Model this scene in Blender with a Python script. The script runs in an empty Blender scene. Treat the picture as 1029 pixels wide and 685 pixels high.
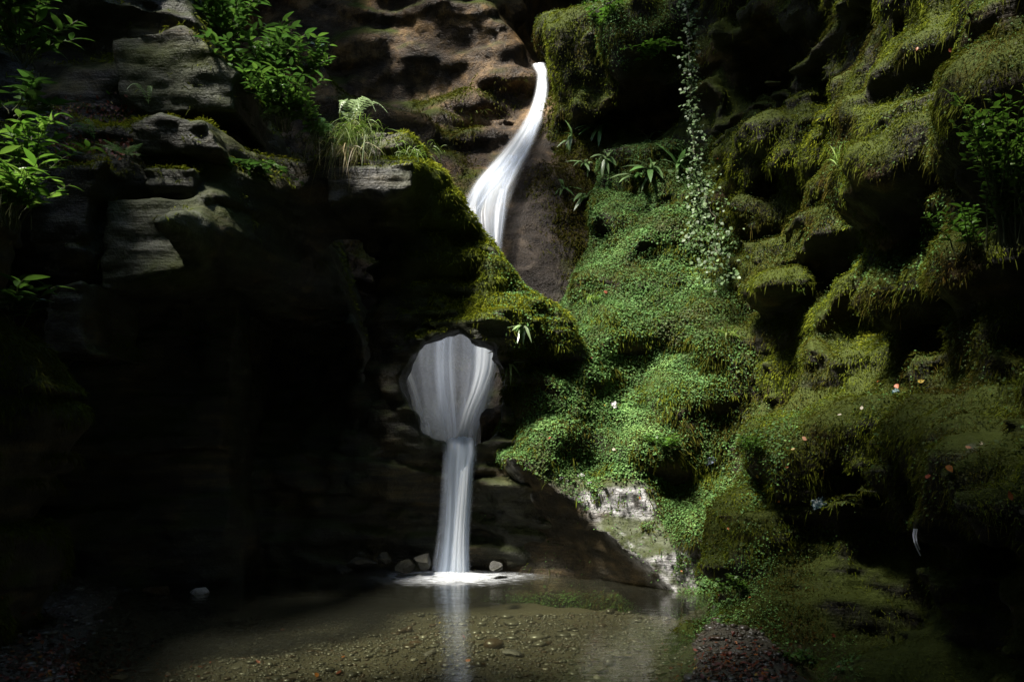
import bpy, math, random
import numpy as np

random.seed(7)
rng = np.random.default_rng(7)
SC = bpy.context.scene
COL = SC.collection

# ------------------------------------------------------------------ camera
F_PX, CX, HY, CAMZ = 891.0, 514.5, 440.0, 1.6
cam_d = bpy.data.cameras.new('camera')
cam = bpy.data.objects.new('camera', cam_d)
COL.objects.link(cam)
cam.location = (0, 0, CAMZ)
cam.rotation_euler = (math.pi / 2, 0, 0)
cam_d.sensor_width = 36.0
cam_d.lens = 36.0 * F_PX / 1029.0
cam_d.shift_y = (HY - 342.5) / 1029.0
cam_d.clip_start = 0.05
cam_d.clip_end = 500
SC.camera = cam


def P(px, py, d):
    """point seen at a photograph position, d metres in front of the camera"""
    return np.array([(px - CX) * d / F_PX, d, CAMZ + (HY - py) * d / F_PX])


def PV(a):
    return np.array([P(*r[:3]) for r in a])


# ------------------------------------------------------------------ fields
def _wmat(N, h, scale, off):
    t = (np.arange(N) * h) / scale + off
    i = np.floor(t).astype(int)
    f = t - i
    n = i.max() + 4
    W = np.zeros((N, n), np.float32)
    r = np.arange(N)
    W[r, i] = (1 - f) ** 3 / 6
    W[r, i + 1] = (3 * f ** 3 - 6 * f ** 2 + 4) / 6
    W[r, i + 2] = (-3 * f ** 3 + 3 * f ** 2 + 3 * f + 1) / 6
    W[r, i + 3] = f ** 3 / 6
    return W


class Grid:
    def __init__(s, lo, hi, h, seed):
        s.lo = np.array(lo, float)
        s.h = h
        s.n = tuple(int(math.ceil((b - a) / h)) + 1 for a, b in zip(lo, hi))
        s.x = (s.lo[0] + np.arange(s.n[0]) * h)[:, None, None].astype(np.float32)
        s.y = (s.lo[1] + np.arange(s.n[1]) * h)[None, :, None].astype(np.float32)
        s.z = (s.lo[2] + np.arange(s.n[2]) * h)[None, None, :].astype(np.float32)
        s.r = np.random.default_rng(seed)

    def noise(s, sx, sy=None, sz=None):
        sy = sy or sx
        sz = sz or sx
        Ws = [_wmat(N, s.h, sc, s.r.random()) for N, sc in zip(s.n, (sx, sy, sz))]
        L = s.r.uniform(-1, 1, [w.shape[1] for w in Ws]).astype(np.float32)
        L = np.tensordot(Ws[0], L, (1, 0))
        L = np.einsum('bj,ajk->abk', Ws[1], L, optimize=True)
        L = np.einsum('ck,abk->abc', Ws[2], L, optimize=True)
        return L * 3.3

    def layers(s, warp, tmin, tmax, seed):
        """bedding: a random protrusion for each layer of rock, with sharp steps"""
        r = np.random.default_rng(seed)
        zz, vv = [], []
        z = s.lo[2] - 2.0
        while z < s.lo[2] + s.n[2] * s.h + 2.0:
            t = r.uniform(tmin, tmax)
            v = r.uniform(-1, 1)
            zz += [z + 0.012, z + t * 0.75, z + t - 0.012]
            vv += [v, v + 0.18, v - 0.1]
            z += t
        return np.interp(s.z + warp, zz, vv).astype(np.float32)


def tps(pts, vals, lam=1e-3):
    pts = np.asarray(pts, float)
    vals = np.asarray(vals, float)
    n = len(pts)
    d2 = ((pts[:, None] - pts[None]) ** 2).sum(-1)
    K = np.where(d2 > 0, 0.5 * d2 * np.log(d2 + 1e-12), 0) + lam * np.eye(n)
    Q = np.c_[np.ones(n), pts]
    A = np.block([[K, Q], [Q.T, np.zeros((3, 3))]])
    w = np.linalg.solve(A, np.r_[vals, np.zeros(3)])

    def f(a, b):
        a, b = np.broadcast_arrays(a, b)
        out = w[n] + w[n + 1] * a + w[n + 2] * b
        for i in range(n):
            q = (a - pts[i, 0]) ** 2 + (b - pts[i, 1]) ** 2
            out = out + w[i] * 0.5 * q * np.log(q + 1e-12)
        return out.astype(np.float32)
    return f


def poly_sd(poly, X, Z):
    """signed distance to a closed polygon, negative inside"""
    X, Z = np.broadcast_arrays(X, Z)
    d = np.full(X.shape, 1e9)
    ins = np.zeros(X.shape, bool)
    n = len(poly)
    for i in range(n):
        ax, az = poly[i]
        bx, bz = poly[(i + 1) % n]
        ex, ez = bx - ax, bz - az
        t = np.clip(((X - ax) * ex + (Z - az) * ez) / (ex * ex + ez * ez + 1e-12), 0, 1)
        d = np.minimum(d, (X - ax - ex * t) ** 2 + (Z - az - ez * t) ** 2)
        c = ((az > Z) != (bz > Z)) & (X < ex * (Z - az) / (ez + 1e-12) + ax)
        ins ^= c
    d = np.sqrt(d)
    return np.where(ins, -d, d).astype(np.float32)


def surface_nets(F, lo, h):
    s = F < 0
    nx, ny, nz = F.shape
    c = np.zeros((nx - 1, ny - 1, nz - 1), np.int8)
    for i in (0, 1):
        for j in (0, 1):
            for k in (0, 1):
                c += s[i:nx - 1 + i, j:ny - 1 + j, k:nz - 1 + k]
    act = (c > 0) & (c < 8)
    I = np.argwhere(act)
    idx = np.full(act.shape, -1, np.int32)
    idx[act] = np.arange(len(I))
    acc = np.zeros((len(I), 3))
    cnt = np.zeros(len(I))
    corners = [(i, j, k) for i in (0, 1) for j in (0, 1) for k in (0, 1)]
    for a in corners:
        for ax in range(3):
            if a[ax]:
                continue
            b = list(a)
            b[ax] = 1
            fa = F[I[:, 0] + a[0], I[:, 1] + a[1], I[:, 2] + a[2]]
            fb = F[I[:, 0] + b[0], I[:, 1] + b[1], I[:, 2] + b[2]]
            m = (fa < 0) != (fb < 0)
            t = np.where(m, fa / np.where(fa == fb, 1, fa - fb), 0)
            p = np.tile(np.array(a, float), (len(I), 1))
            p[:, ax] += t
            acc += p * m[:, None]
            cnt += m
    V = (I + acc / cnt[:, None]) * h + lo
    quads = []
    for ax in range(3):
        o1, o2 = [(1, 2), (2, 0), (0, 1)][ax]
        sl0 = [slice(1, -1)] * 3
        sl1 = [slice(1, -1)] * 3
        sl0[ax] = slice(0, -1)
        sl1[ax] = slice(1, None)
        a = s[tuple(sl0)]
        b = s[tuple(sl1)]
        for flip, m in ((False, a & ~b), (True, ~a & b)):
            E = np.argwhere(m)
            off = np.ones(3, int)
            off[ax] = 0
            E = E + off
            q = []
            for (u, v) in ((0, 0), (1, 0), (1, 1), (0, 1)):
                e = E.copy()
                e[:, o1] -= 1 - u
                e[:, o2] -= 1 - v
                q.append(idx[e[:, 0], e[:, 1], e[:, 2]])
            q = np.stack(q, 1)
            if flip:
                q = q[:, ::-1]
            quads.append(q)
    Q = np.concatenate(quads)
    Q = Q[(Q >= 0).all(1)]
    return V, Q


# ------------------------------------------------------------------ mesh helpers
def quad_mesh(name, V, Q, mats, attrs=None, uv=None, smooth=True):
    """Q: (n,k) array of faces with the same number of corners"""
    me = bpy.data.meshes.new(name)
    k = Q.shape[1]
    me.vertices.add(len(V))
    me.vertices.foreach_set('co', np.asarray(V, np.float32).ravel())
    me.loops.add(Q.size)
    me.loops.foreach_set('vertex_index', Q.astype(np.int32).ravel())
    me.polygons.add(len(Q))
    me.polygons.foreach_set('loop_start', np.arange(0, Q.size, k, dtype=np.int32))
    if smooth:
        me.polygons.foreach_set('use_smooth', np.ones(len(Q), bool))
    me.update(calc_edges=True)
    for n, a in (attrs or {}).items():
        at = me.attributes.new(n, 'FLOAT', 'POINT')
        at.data.foreach_set('value', np.asarray(a, np.float32).ravel())
    if uv is not None:
        l = me.uv_layers.new(name='UVMap')
        l.data.foreach_set('uv', np.asarray(uv, np.float32)[Q.ravel()].ravel())
    for m in (mats if isinstance(mats, (list, tuple)) else [mats]):
        me.materials.append(m)
    return me


def link(name, me, parent=None, kind=None, label=None, cat=None, group=None):
    o = bpy.data.objects.new(name, me)
    COL.objects.link(o)
    if parent is not None:
        o.parent = parent
    for k, v in (('kind', kind), ('label', label), ('category', cat), ('group', group)):
        if v:
            o[k] = v
    return o


def vnormals(V, Q):
    a = V[Q[:, 2]] - V[Q[:, 0]]
    b = V[Q[:, 3]] - V[Q[:, 1]]
    fn = np.cross(a, b)
    N = np.zeros_like(V)
    for i in range(4):
        np.add.at(N, Q[:, i], fn)
    area = 0.5 * np.linalg.norm(fn, axis=1)
    fn = fn / (2 * area[:, None] + 1e-12)
    N /= np.linalg.norm(N, axis=1)[:, None] + 1e-12
    return N, fn, area


def nrm(a):
    return a / (np.linalg.norm(a, axis=-1, keepdims=True) + 1e-12)


def sm(e0, e1, x):
    t = np.clip((x - e0) / (e1 - e0), 0, 1)
    return t * t * (3 - 2 * t)


class PNoise:
    """value noise at scattered points (for patches of moss and colour)"""
    def __init__(s, seed):
        s.t = np.random.default_rng(seed).uniform(-1, 1, (32, 32, 32))

    def __call__(s, p, scale):
        q = np.asarray(p) / scale + 100.3
        i = np.floor(q).astype(int)
        f = q - i
        f = f * f * (3 - 2 * f)
        out = 0
        for a in (0, 1):
            for b in (0, 1):
                for c in (0, 1):
                    w = (f[:, 0] if a else 1 - f[:, 0]) * (f[:, 1] if b else 1 - f[:, 1]) * (f[:, 2] if c else 1 - f[:, 2])
                    out = out + w * s.t[(i[:, 0] + a) % 32, (i[:, 1] + b) % 32, (i[:, 2] + c) % 32]
        return out


pn = PNoise(3)


def proj(p):
    """photograph position of world points (used only to say where a patch of a surface lies)"""
    p = np.asarray(p)
    return CX + p[:, 0] * F_PX / p[:, 1], HY - (p[:, 2] - CAMZ) * F_PX / p[:, 1]


# ------------------------------------------------------------------ rock masses
SURF = {}


def finish(key, F, g):
    V, Q = surface_nets(F, g.lo, g.h)
    N, fn, ar = vnormals(V, Q)
    SURF[key] = dict(V=V, Q=Q, N=N, fn=fn, area=ar, c=V[Q].mean(1))


def smax(a, b, k):
    h = np.clip(0.5 + 0.5 * (a - b) / k, 0, 1)
    return b + (a - b) * h + k * h * (1 - h)


def smin(a, b, k):
    return -smax(-a, -b, k)


def blob(g, px, py, d, r, sx=1, sy=1, sz=1):
    c = P(px, py, d)
    return (np.sqrt(((g.x - c[0]) / sx) ** 2 + ((g.y - c[1]) / sy) ** 2 + ((g.z - c[2]) / sz) ** 2) - r).astype(np.float32)


def ctl(a):
    W = PV(a)
    return W


# --- A: the pierced screen, its ledge and the cave left of it (solid where y > Y(x,z))
A_CTL = ctl([
    (-200, -100, 9.6), (0, -100, 9.9), (120, -90, 10.4), (240, -60, 11.6), (-100, 60, 9.4), (20, 60, 9.6), (120, 60, 9.9), (215, 75, 10.1), (300, 90, 11.2),
    (-100, 150, 8.0), (0, 140, 8.2), (60, 150, 8.5), (130, 140, 8.8), (200, 140, 8.9), (250, 165, 9.4), (330, 180, 9.75), (410, 180, 9.95),
    (110, 220, 8.7), (195, 220, 8.8), (195, 265, 8.85), (120, 275, 8.8), (50, 250, 8.5), (-60, 260, 8.2),
    (250, 300, 10.9), (130, 350, 10.2), (200, 420, 11.0), (300, 330, 11.0), (300, 450, 11.0), (200, 560, 10.8), (100, 480, 10.6), (0, 450, 9.5), (0, 600, 9.0), (100, 620, 10.3),
    (330, 260, 10.7), (300, 580, 10.8), (380, 300, 10.4), (390, 400, 10.3), (395, 500, 10.5), (350, 560, 10.75), (455, 330, 10.3), (455, 250, 10.35), (440, 200, 10.2), (455, 500, 10.65), (455, 590, 10.85),
    (520, 310, 10.2), (590, 370, 10.25), (520, 400, 10.3), (520, 480, 10.4), (540, 580, 10.7), (640, 590, 10.4), (660, 400, 10.5),
])
HOLE_PX = [(406, 382), (410, 374), (420, 360), (428, 348), (444, 343), (456, 339), (463, 337), (468, 341), (473, 347), (484, 350), (496, 353), (493, 360), (499, 370), (503, 385), (503, 400), (502, 412), (497, 428), (488, 440), (476, 444), (450, 444), (438, 441), (425, 433), (424, 418), (415, 407), (408, 395)]
RIDGE_PX = [(-400, 128), (0, 128), (100, 132), (150, 124), (205, 122), (240, 140), (300, 150), (340, 152), (410, 152), (428, 168), (440, 188), (460, 206), (480, 236), (500, 262), (520, 290), (545, 310), (570, 332), (586, 356), (600, 420), (620, 520), (760, 640)]


def build_A():
    g = Grid((-6.8, 7.2, -0.5), (1.7, 12.4, 6.6), 0.04, 11)
    Y = tps(A_CTL[:, [0, 2]], A_CTL[:, 1])(g.x[:, 0], g.z[0])[:, None, :]
    warp = 0.16 * g.noise(2.2, 2.2, 1.2) + 0.04 * g.noise(0.5) + 0.02 * g.x
    lay = g.layers(warp, 0.10, 0.42, 5)
    lay2 = g.layers(warp * 0.8, 0.03, 0.11, 6)
    amp = 0.55 + 0.45 * g.noise(0.8, 0.8, 0.5)
    disp = 0.16 * lay * amp + 0.028 * lay2 + 0.10 * g.noise(0.7, 0.7, 0.45) + 0.06 * g.noise(0.28, 0.28, 0.16) + 0.045 * g.noise(0.12, 0.12, 0.08)
    blocks = np.maximum(g.noise(0.55, 0.8, 0.3), 0)
    disp += 0.10 * blocks
    F = Y - g.y - disp
    # the undercut below the hanging left face
    # top of ledge and ridge
    rx = np.array([P(a, b - (13 if a > 400 else 0), 10.2 if a > 330 else 9.2)[0] for a, b in RIDGE_PX])
    rz = np.array([P(a, b - (13 if a > 400 else 0), 10.2 if a > 330 else 9.2)[2] for a, b in RIDGE_PX])
    top = np.interp(g.x[:, 0, 0], rx, rz)[:, None, None]
    top = top + 0.05 * g.noise(0.3) + 0.02 * g.noise(0.1) + 0.10 * np.maximum(0, g.y - 9.6) * (g.x < -1.4)
    # left upper cliff stands back on the ledge
    Yup = (9.75 + 0.12 * (g.x + 4.0) + 0.13 * lay * amp + 0.02 * lay2 + 0.12 * g.noise(0.5, 0.5, 0.3) + 0.05 * g.noise(0.18))
    Fup = np.maximum(Yup - g.y, g.x - (P(236, 70, 10.0)[0] - 0.55 * np.maximum(g.z - 5.6, 0) + 0.1 * g.noise(0.35)))
    F = smax(F, g.z - top, 0.05)
    F = np.minimum(F, Fup)
    # hard slabs of slate that stand out of the face
    rough = 0.014 * lay2 + 0.02 * g.noise(0.2, 0.2, 0.05) + 0.02 * g.noise(0.5)
    for pts, d in (([(112, 40), (185, 24), (236, 72), (234, 111), (150, 112), (118, 98)], 9.35), ([(130, 124), (160, 112), (205, 122), (220, 150), (150, 152), (134, 146)], 8.6),
                   ([(104, 200), (190, 200), (207, 193), (200, 222), (188, 226), (206, 240), (207, 268), (150, 283), (100, 292)], 8.4), ([(50, 165), (104, 162), (90, 200), (84, 240), (30, 240), (30, 165)], 8.25),
                   ([(328, 168), (416, 162), (413, 188), (382, 200), (352, 198), (330, 206)], 9.5), ([(50, 285), (85, 280), (78, 330), (90, 355), (40, 355)], 8.15), ([(210, 150), (262, 155), (275, 176), (230, 182), (208, 172)], 9.5), ([(140, 168), (196, 170), (194, 190), (150, 192)], 8.55)):
        pl = [tuple(P(x, y, d)[[0, 2]]) for x, y in pts]
        sd = poly_sd(pl, g.x[:, 0], g.z[0])[:, None, :]
        F = np.minimum(F, np.maximum(np.maximum(sd + 0.5 * rough, d - g.y - rough), g.y - d - 1.3))
    # basin behind the screen
    c = np.array([-0.55, 11.87, 4.1])
    half = np.array([1.25, 1.25, 2.58])
    q = np.maximum(np.maximum(np.abs(g.x - c[0]) - half[0] - 0.35 * np.maximum(g.z - 2.7, 0), np.abs(g.y - c[1]) - half[1] + 0.06 * g.noise(0.4)), np.abs(g.z - c[2]) - half[2])
    F = smax(F, -q, 0.08)
    # the hole
    hp = [tuple(P(a, b, 10.4)[[0, 2]]) for a, b in HOLE_PX]
    hs = poly_sd(hp, g.x[:, 0], g.z[0])[:, None, :]
    hs = hs - 0.03 - 0.10 * np.clip(g.y - 10.45, 0, 1) + 0.022 * g.noise(0.2) + 0.01 * g.noise(0.08)
    F = np.where((g.y > 9.6), smax(F, -hs, 0.015), F)
    # notch the water falls from
    finish('screen', F, g)


# --- B: brown cliff and chute behind
B_CTL = ctl([
    (150, -120, 15.0), (250, -80, 15.2), (300, 60, 14.8), (350, 0, 14.9), (400, 60, 14.9), (450, 30, 14.6), (490, 60, 14.5), (515, 40, 14.7), (510, -60, 14.9), (400, 110, 14.4), (330, 110, 14.3), (330, 160, 13.8),
    (400, 140, 13.9), (440, 135, 13.7), (540, 35, 16.8), (545, -50, 17.2), (534, 55, 15.6),
    (545, 88, 14.15), (535, 125, 13.75), (512, 160, 13.3), (500, 180, 13.0), (486, 215, 12.55), (492, 258, 12.1), (470, 125, 14.2), (500, 110, 14.2),
    (560, 80, 13.9), (560, 115, 13.5), (540, 170, 13.0), (520, 225, 12.4), (565, 200, 12.6), (560, 260, 11.9), (535, 290, 11.7), (600, 150, 13.2), (620, 230, 12.4), (600, 320, 11.6),
    (465, 175, 13.1), (430, 170, 13.1), (420, 200, 12.7), (380, 200, 13),
    (400, 340, 12.3), (455, 390, 12.15), (500, 340, 12.1), (455, 450, 12.0), (505, 440, 11.8), (380, 440, 12.0), (455, 600, 11.6),
])


def build_B():
    g = Grid((-6.0, 10.6, 1.2), (2.2, 18.6, 10.9), 0.06, 12)
    Y = tps(B_CTL[:, [0, 2]], B_CTL[:, 1], 3e-3)(g.x[:, 0], g.z[0])[:, None, :]
    warp = 0.35 * g.noise(2.5, 2.5, 1.6) + 0.09 * g.noise(0.8) + 0.10 * g.x
    lay = g.layers(warp, 0.25, 0.8, 15)
    amp = np.clip(0.5 + 0.7 * g.noise(1.2), 0, 1.3)
    soft = 0.06 + 0.94 * sm(-0.05, -0.9, (g.x + 0.15 - 0.35 * (g.z - 5.5)))     # the chute itself is water-worn
    disp = (0.42 * lay * amp + 0.34 * g.noise(1.3, 1.3, 0.8)) * soft + 0.12 * g.noise(0.5, 0.5, 0.35) * (0.5 + 0.5 * soft) + 0.05 * np.abs(g.noise(0.22, 0.22, 0.3)) + 0.08 * g.layers(warp * 1.5, 0.1, 0.3, 16) * (0.3 + 0.7 * soft) + 0.03 * g.noise(0.14)
    F = Y - g.y - disp
    for (px, py, d, r) in ((445, 62, 14.9, 0.75), (475, 125, 14.1, 0.5), (420, 125, 14.2, 0.45), (395, 40, 15.2, 1.0), (500, 95, 14.6, 0.45), (440, 128, 13.75, 0.28), (468, 112, 13.9, 0.42), (488, 142, 13.45, 0.30), (452, 172, 13.1, 0.34), (425, 165, 13.2, 0.3), (512, 88, 14.1, 0.3), (380, 60, 14.7, 0.7), (470, 20, 14.9, 0.6)):
        F = smin(F, blob(g, px, py, d + r * 0.7, r, 1.7, 1, 0.62) - 0.10 * g.noise(0.4) - 0.05 * g.noise(0.16), 0.12)
    spur = [tuple(P(x, y, 13.2)[[0, 2]]) for x, y in ((240, 30), (290, 48), (318, 60), (332, 82), (352, 92), (385, 102), (425, 112), (440, 128), (432, 150), (420, 260), (200, 260), (200, 30))]
    ss = poly_sd(spur, g.x[:, 0], g.z[0])[:, None, :]
    F = smin(F, smax(ss + 0.04 * g.noise(0.25), 13.15 + 0.10 * lay + 0.10 * g.noise(0.5) - g.y, 0.12), 0.08)
    finish('upper', F, g)


# --- M: the green mound right of the hole, with the undercut slab below it
M_CTL = ctl([
    (500, 200, 12.8), (540, 330, 10.9), (560, 345, 10.4), (600, 190, 12.2), (640, 170, 12.0), (690, 160, 11.7), (740, 230, 10.9), (620, 260, 11.35), (660, 300, 10.7), (590, 300, 11.0), (800, 300, 10.0), (800, 150, 11.5),
    (570, 420, 10.05), (525, 380, 10.3), (515, 440, 10.2), (640, 400, 10.1), (620, 460, 9.8), (700, 400, 9.9), (760, 420, 9.6), (700, 500, 9.5), (740, 560, 9.1), (690, 595, 9.2), (550, 470, 9.95), (600, 500, 9.7), (650, 560, 9.4), (480, 480, 10.35), (470, 580, 10.3), (560, 590, 9.8), (850, 450, 9.2), (850, 600, 8.6),
])


def build_M():
    g = Grid((-0.5, 8.2, -0.45), (3.6, 13.2, 5.6), 0.035, 13)
    Y = tps(M_CTL[:, [0, 2]], M_CTL[:, 1], 2e-3)(g.x[:, 0], g.z[0])[:, None, :]
    warp = 0.2 * g.noise(1.6) + 0.05 * g.noise(0.4)
    lay = g.layers(warp, 0.12, 0.45, 25)
    bil = np.abs(g.noise(0.55, 0.55, 0.4))
    disp = 0.035 * lay + 0.24 * (0.5 - bil) + 0.13 * g.noise(0.3, 0.3, 0.26) + 0.04 * g.noise(0.13)
    # slab edge runs diagonally down to the water; below it the rock is cut back
    a = P(515, 462, 9.9)[[0, 2]]
    b = P(668, 585, 9.4)[[0, 2]]
    e = (b - a) / np.linalg.norm(b - a)
    nx, nz = e[1], -e[0]
    s = (g.x - a[0]) * nx + (g.z - a[1]) * nz
    s = s + 0.03 * g.noise(0.3) + 0.015 * g.noise(0.1)
    s = s if float((P(520, 570, 10)[0] - a[0]) * nx + (P(520, 570, 10)[2] - a[1]) * nz) > 0 else -s
    under = np.clip(s * 1.5, 0, 0.55)
    calm = 1 - 0.65 * sm(-0.05, 0.08, s)
    pale = poly_sd([tuple(P(x, y, 9.6)[[0, 2]]) for x, y in PALE_PX], g.x[:, 0], g.z[0])[:, None, :]
    calm = calm * (0.35 + 0.65 * sm(-0.05, 0.1, pale))
    F = Y + under - g.y - disp * calm - 0.04 * sm(-0.12, 0.0, s) * sm(0.05, 0.0, s)
    bp = np.array([(150, 605), (200, 592), (240, 587), (300, 562), (338, 572), (352, 545), (372, 512), (445, 503), (480, 478), (640, 465)])
    bz = np.array([P(x, y, 10.6)[2] for y, x in bp])[::-1]
    bx = np.array([P(x, y, 10.6)[0] for y, x in bp])[::-1]
    F = smax(F, np.interp(g.z[0, 0], bz, bx)[None, None, :] - g.x + 0.03 * g.noise(0.15) + 0.05 * g.noise(0.3) + 0.12 * np.clip(g.y - 10.6, 0, 3), 0.06)
    finish('mound', F, g)


PALE_PX = [(550, 478), (575, 478), (604, 490), (612, 482), (642, 476), (662, 490), (660, 515), (676, 543), (698, 558), (702, 594), (672, 598), (648, 572), (616, 540), (584, 504)]

# --- R: the long mossy wall on the right (solid where x > X(y,z))
R_CTL = ctl([
    (560, -90, 13.6), (562, 60, 13.4), (575, 120, 13.0), (600, 50, 12.6), (650, 20, 11.9), (700, 0, 11.2), (700, -90, 11.2), (640, 110, 12.6), (690, 150, 12.2), (600, 160, 13.4), (620, 220, 13.0), (700, 230, 11.6),
    (735, 140, 10.6), (780, 60, 10.3), (800, -60, 9.4), (760, 200, 10.3), (820, 130, 9.3), (800, 260, 9.5), (750, 320, 10.0), (800, 350, 9.2), (790, 420, 9.0), (800, 560, 9.0), (720, 560, 9.8),
    (860, 170, 7.7), (900, 150, 7.0), (960, 120, 6.2), (1029, 80, 5.2), (940, 20, 6.7), (1029, -80, 5.1), (870, 60, 8.2), (880, 250, 7.8), (900, 300, 7.3), (960, 260, 6.4), (1029, 230, 5.2), (950, 340, 6.7), (1029, 330, 5.5),
    (765, 440, 8.2), (830, 410, 7.7), (900, 385, 7.0), (960, 400, 6.2), (1029, 420, 5.2), (760, 500, 7.9), (745, 560, 7.8), (735, 620, 7.8), (850, 460, 6.9), (930, 455, 6.1), (1029, 490, 4.9), (870, 540, 7.1), (950, 570, 5.9), (1029, 570, 5.1), (1100, 560, 4.4), (765, 640, 7.0), (800, 690, 6.2), (885, 640, 6.9), (1015, 650, 5.6), (1130, 660, 4.7), (1230, 690, 3.9), (1100, 450, 4.3), (1200, 300, 4.1), (1200, 100, 4.0), (1300, 500, 3.2),
    (1400, 650, 2.9), (1400, 100, 3.1),
])


def build_R():
    g = Grid((0.2, 3.0, -0.4), (4.6, 14.2, 8.0), 0.038, 14)
    X = tps(R_CTL[:, [1, 2]], R_CTL[:, 0], 4e-3)(g.y[0], g.z[0])[None, :, :]
    warp = 0.30 * g.noise(1.6, 1.6, 1.2) + 0.12 * g.noise(0.6) + 0.10 * g.y
    lay = g.layers(warp, 0.18, 0.62, 37)
    lay2 = g.layers(warp, 0.05, 0.16, 36)
    amp = np.clip(0.6 + 0.6 * g.noise(0.9, 0.9, 0.5), 0.1, 1.4)
    bil = np.abs(g.noise(0.45, 0.5, 0.36))
    drape = np.abs(g.noise(0.34, 0.27, 0.95))
    disp = 0.13 * lay * amp + 0.06 * lay2 + 0.13 * (0.45 - bil) + 0.20 * (0.45 - drape) + 0.12 * g.noise(0.6, 0.6, 0.5) + 0.10 * g.noise(0.22, 0.22, 0.18) + 0.05 * g.noise(0.1)
    F = X - g.x - disp
    for (px, py, d, r, sy, sz) in ((930, 160, 6.7, 0.42, 1.6, 0.8), (880, 180, 7.5, 0.36, 1.3, 1.0), (1010, 110, 5.5, 0.4, 1.5, 0.7), (930, 70, 7.0, 0.35, 1.8, 0.55),
                                   (925, 290, 7.2, 0.38, 1.4, 0.8), (1000, 265, 5.9, 0.34, 1.5, 0.7), (770, 135, 10.0, 0.4, 1.3, 0.6), (790, 290, 9.4, 0.35, 1.6, 0.5),
                                   (800, 460, 7.7, 0.42, 1.2, 0.9), (860, 430, 7.2, 0.42, 1.3, 0.7), (960, 440, 6.1, 0.46, 1.2, 0.7), (1015, 470, 5.4, 0.4, 1.0, 0.7), (765, 540, 7.9, 0.38, 1, 1.2), (560, 90, 13.6, 0.5, 1, 2.4), (585, 60, 13.2, 0.5, 1, 1.5), (640, 40, 12.2, 0.5, 1.3, 1)):
        F = smin(F, blob(g, px, py, d, r, 1.0, sy, sz) - 0.08 * g.noise(0.3) - 0.05 * g.noise(0.14), 0.18)
    edge = 0.50 + 0.06 * np.maximum(g.z - 6.8, -2) + 0.10 * g.noise(0.5) + 0.05 * g.noise(0.2) + 0.12 * np.sin(g.z * 2.1)
    F = smax(F, edge - g.x, 0.15)
    # dark hollows under the bulges
    hn = g.noise(0.35) + 0.5 * g.noise(0.15)
    for (px, py, d, r, sy, sz) in ((890, 555, 6.6, 0.42, 1.6, 0.6), (1000, 570, 5.3, 0.36, 1.6, 0.6), (860, 320, 8.0, 0.38, 1.2, 0.7), (955, 560, 5.9, 0.32, 1, 0.6), (640, 110, 12.3, 0.75, 1.4, 0.55), (770, 60, 10.3, 0.7, 1.6, 0.7), (745, 170, 10.4, 0.3, 1, 0.6), (780, 380, 8.9, 0.35, 1, 0.8)):
        F = smax(F, -(blob(g, px, py, d, r, 1.0, sy, sz) - 0.16 * hn), 0.12)
    finish('right', F, g)


# --- L: the near wall on the left (solid where x < X(y,z))
L_CTL = ctl([
    (60, 345, 6.9), (85, 385, 7.0), (95, 405, 7.0), (80, 440, 7.0), (70, 480, 7.0), (55, 530, 7.0), (30, 590, 7.0), (0, 610, 6.6), (-60, 420, 6.0), (-60, 560, 6.0), (30, 330, 7.1), (20, 280, 7.3), (15, 200, 7.6), (10, 100, 7.8), (0, -50, 7.8), (-60, 200, 6.2), (-60, 60, 6.4), (-60, -80, 6.4), (-200, 560, 4.8), (-200, 300, 4.8), (-250, 0, 4.9), (-500, 400, 3.1), (-500, 100, 3.1),
    (65, 440, 8.2), (20, 230, 8.4), (20, 0, 8.6), (40, 600, 8.0),
])


def build_L():
    g = Grid((-5.4, 3.0, -0.4), (-2.2, 8.7, 6.4), 0.04, 17)
    X = tps(L_CTL[:, [1, 2]], L_CTL[:, 0], 4e-3)(g.y[0], g.z[0])[None, :, :]
    warp = 0.2 * g.noise(1.8) + 0.05 * g.noise(0.5)
    lay = g.layers(warp, 0.12, 0.5, 45)
    disp = 0.18 * lay * (0.6 + 0.4 * g.noise(0.8)) + 0.10 * g.noise(0.5) + 0.06 * g.noise(0.22) + 0.02 * g.noise(0.1)
    F = g.x - X - disp
    F = smax(F, g.x + 3.75 + 0.5 * (g.z - 3.3) + 0.12 * g.noise(0.4), 0.3)
    F = smax(F, g.y - 7.6 - 0.3 * g.noise(0.6) - 0.2 * lay, 0.2)
    finish('left', F, g)


build_A(); build_B(); build_M(); build_R(); build_L()

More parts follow.
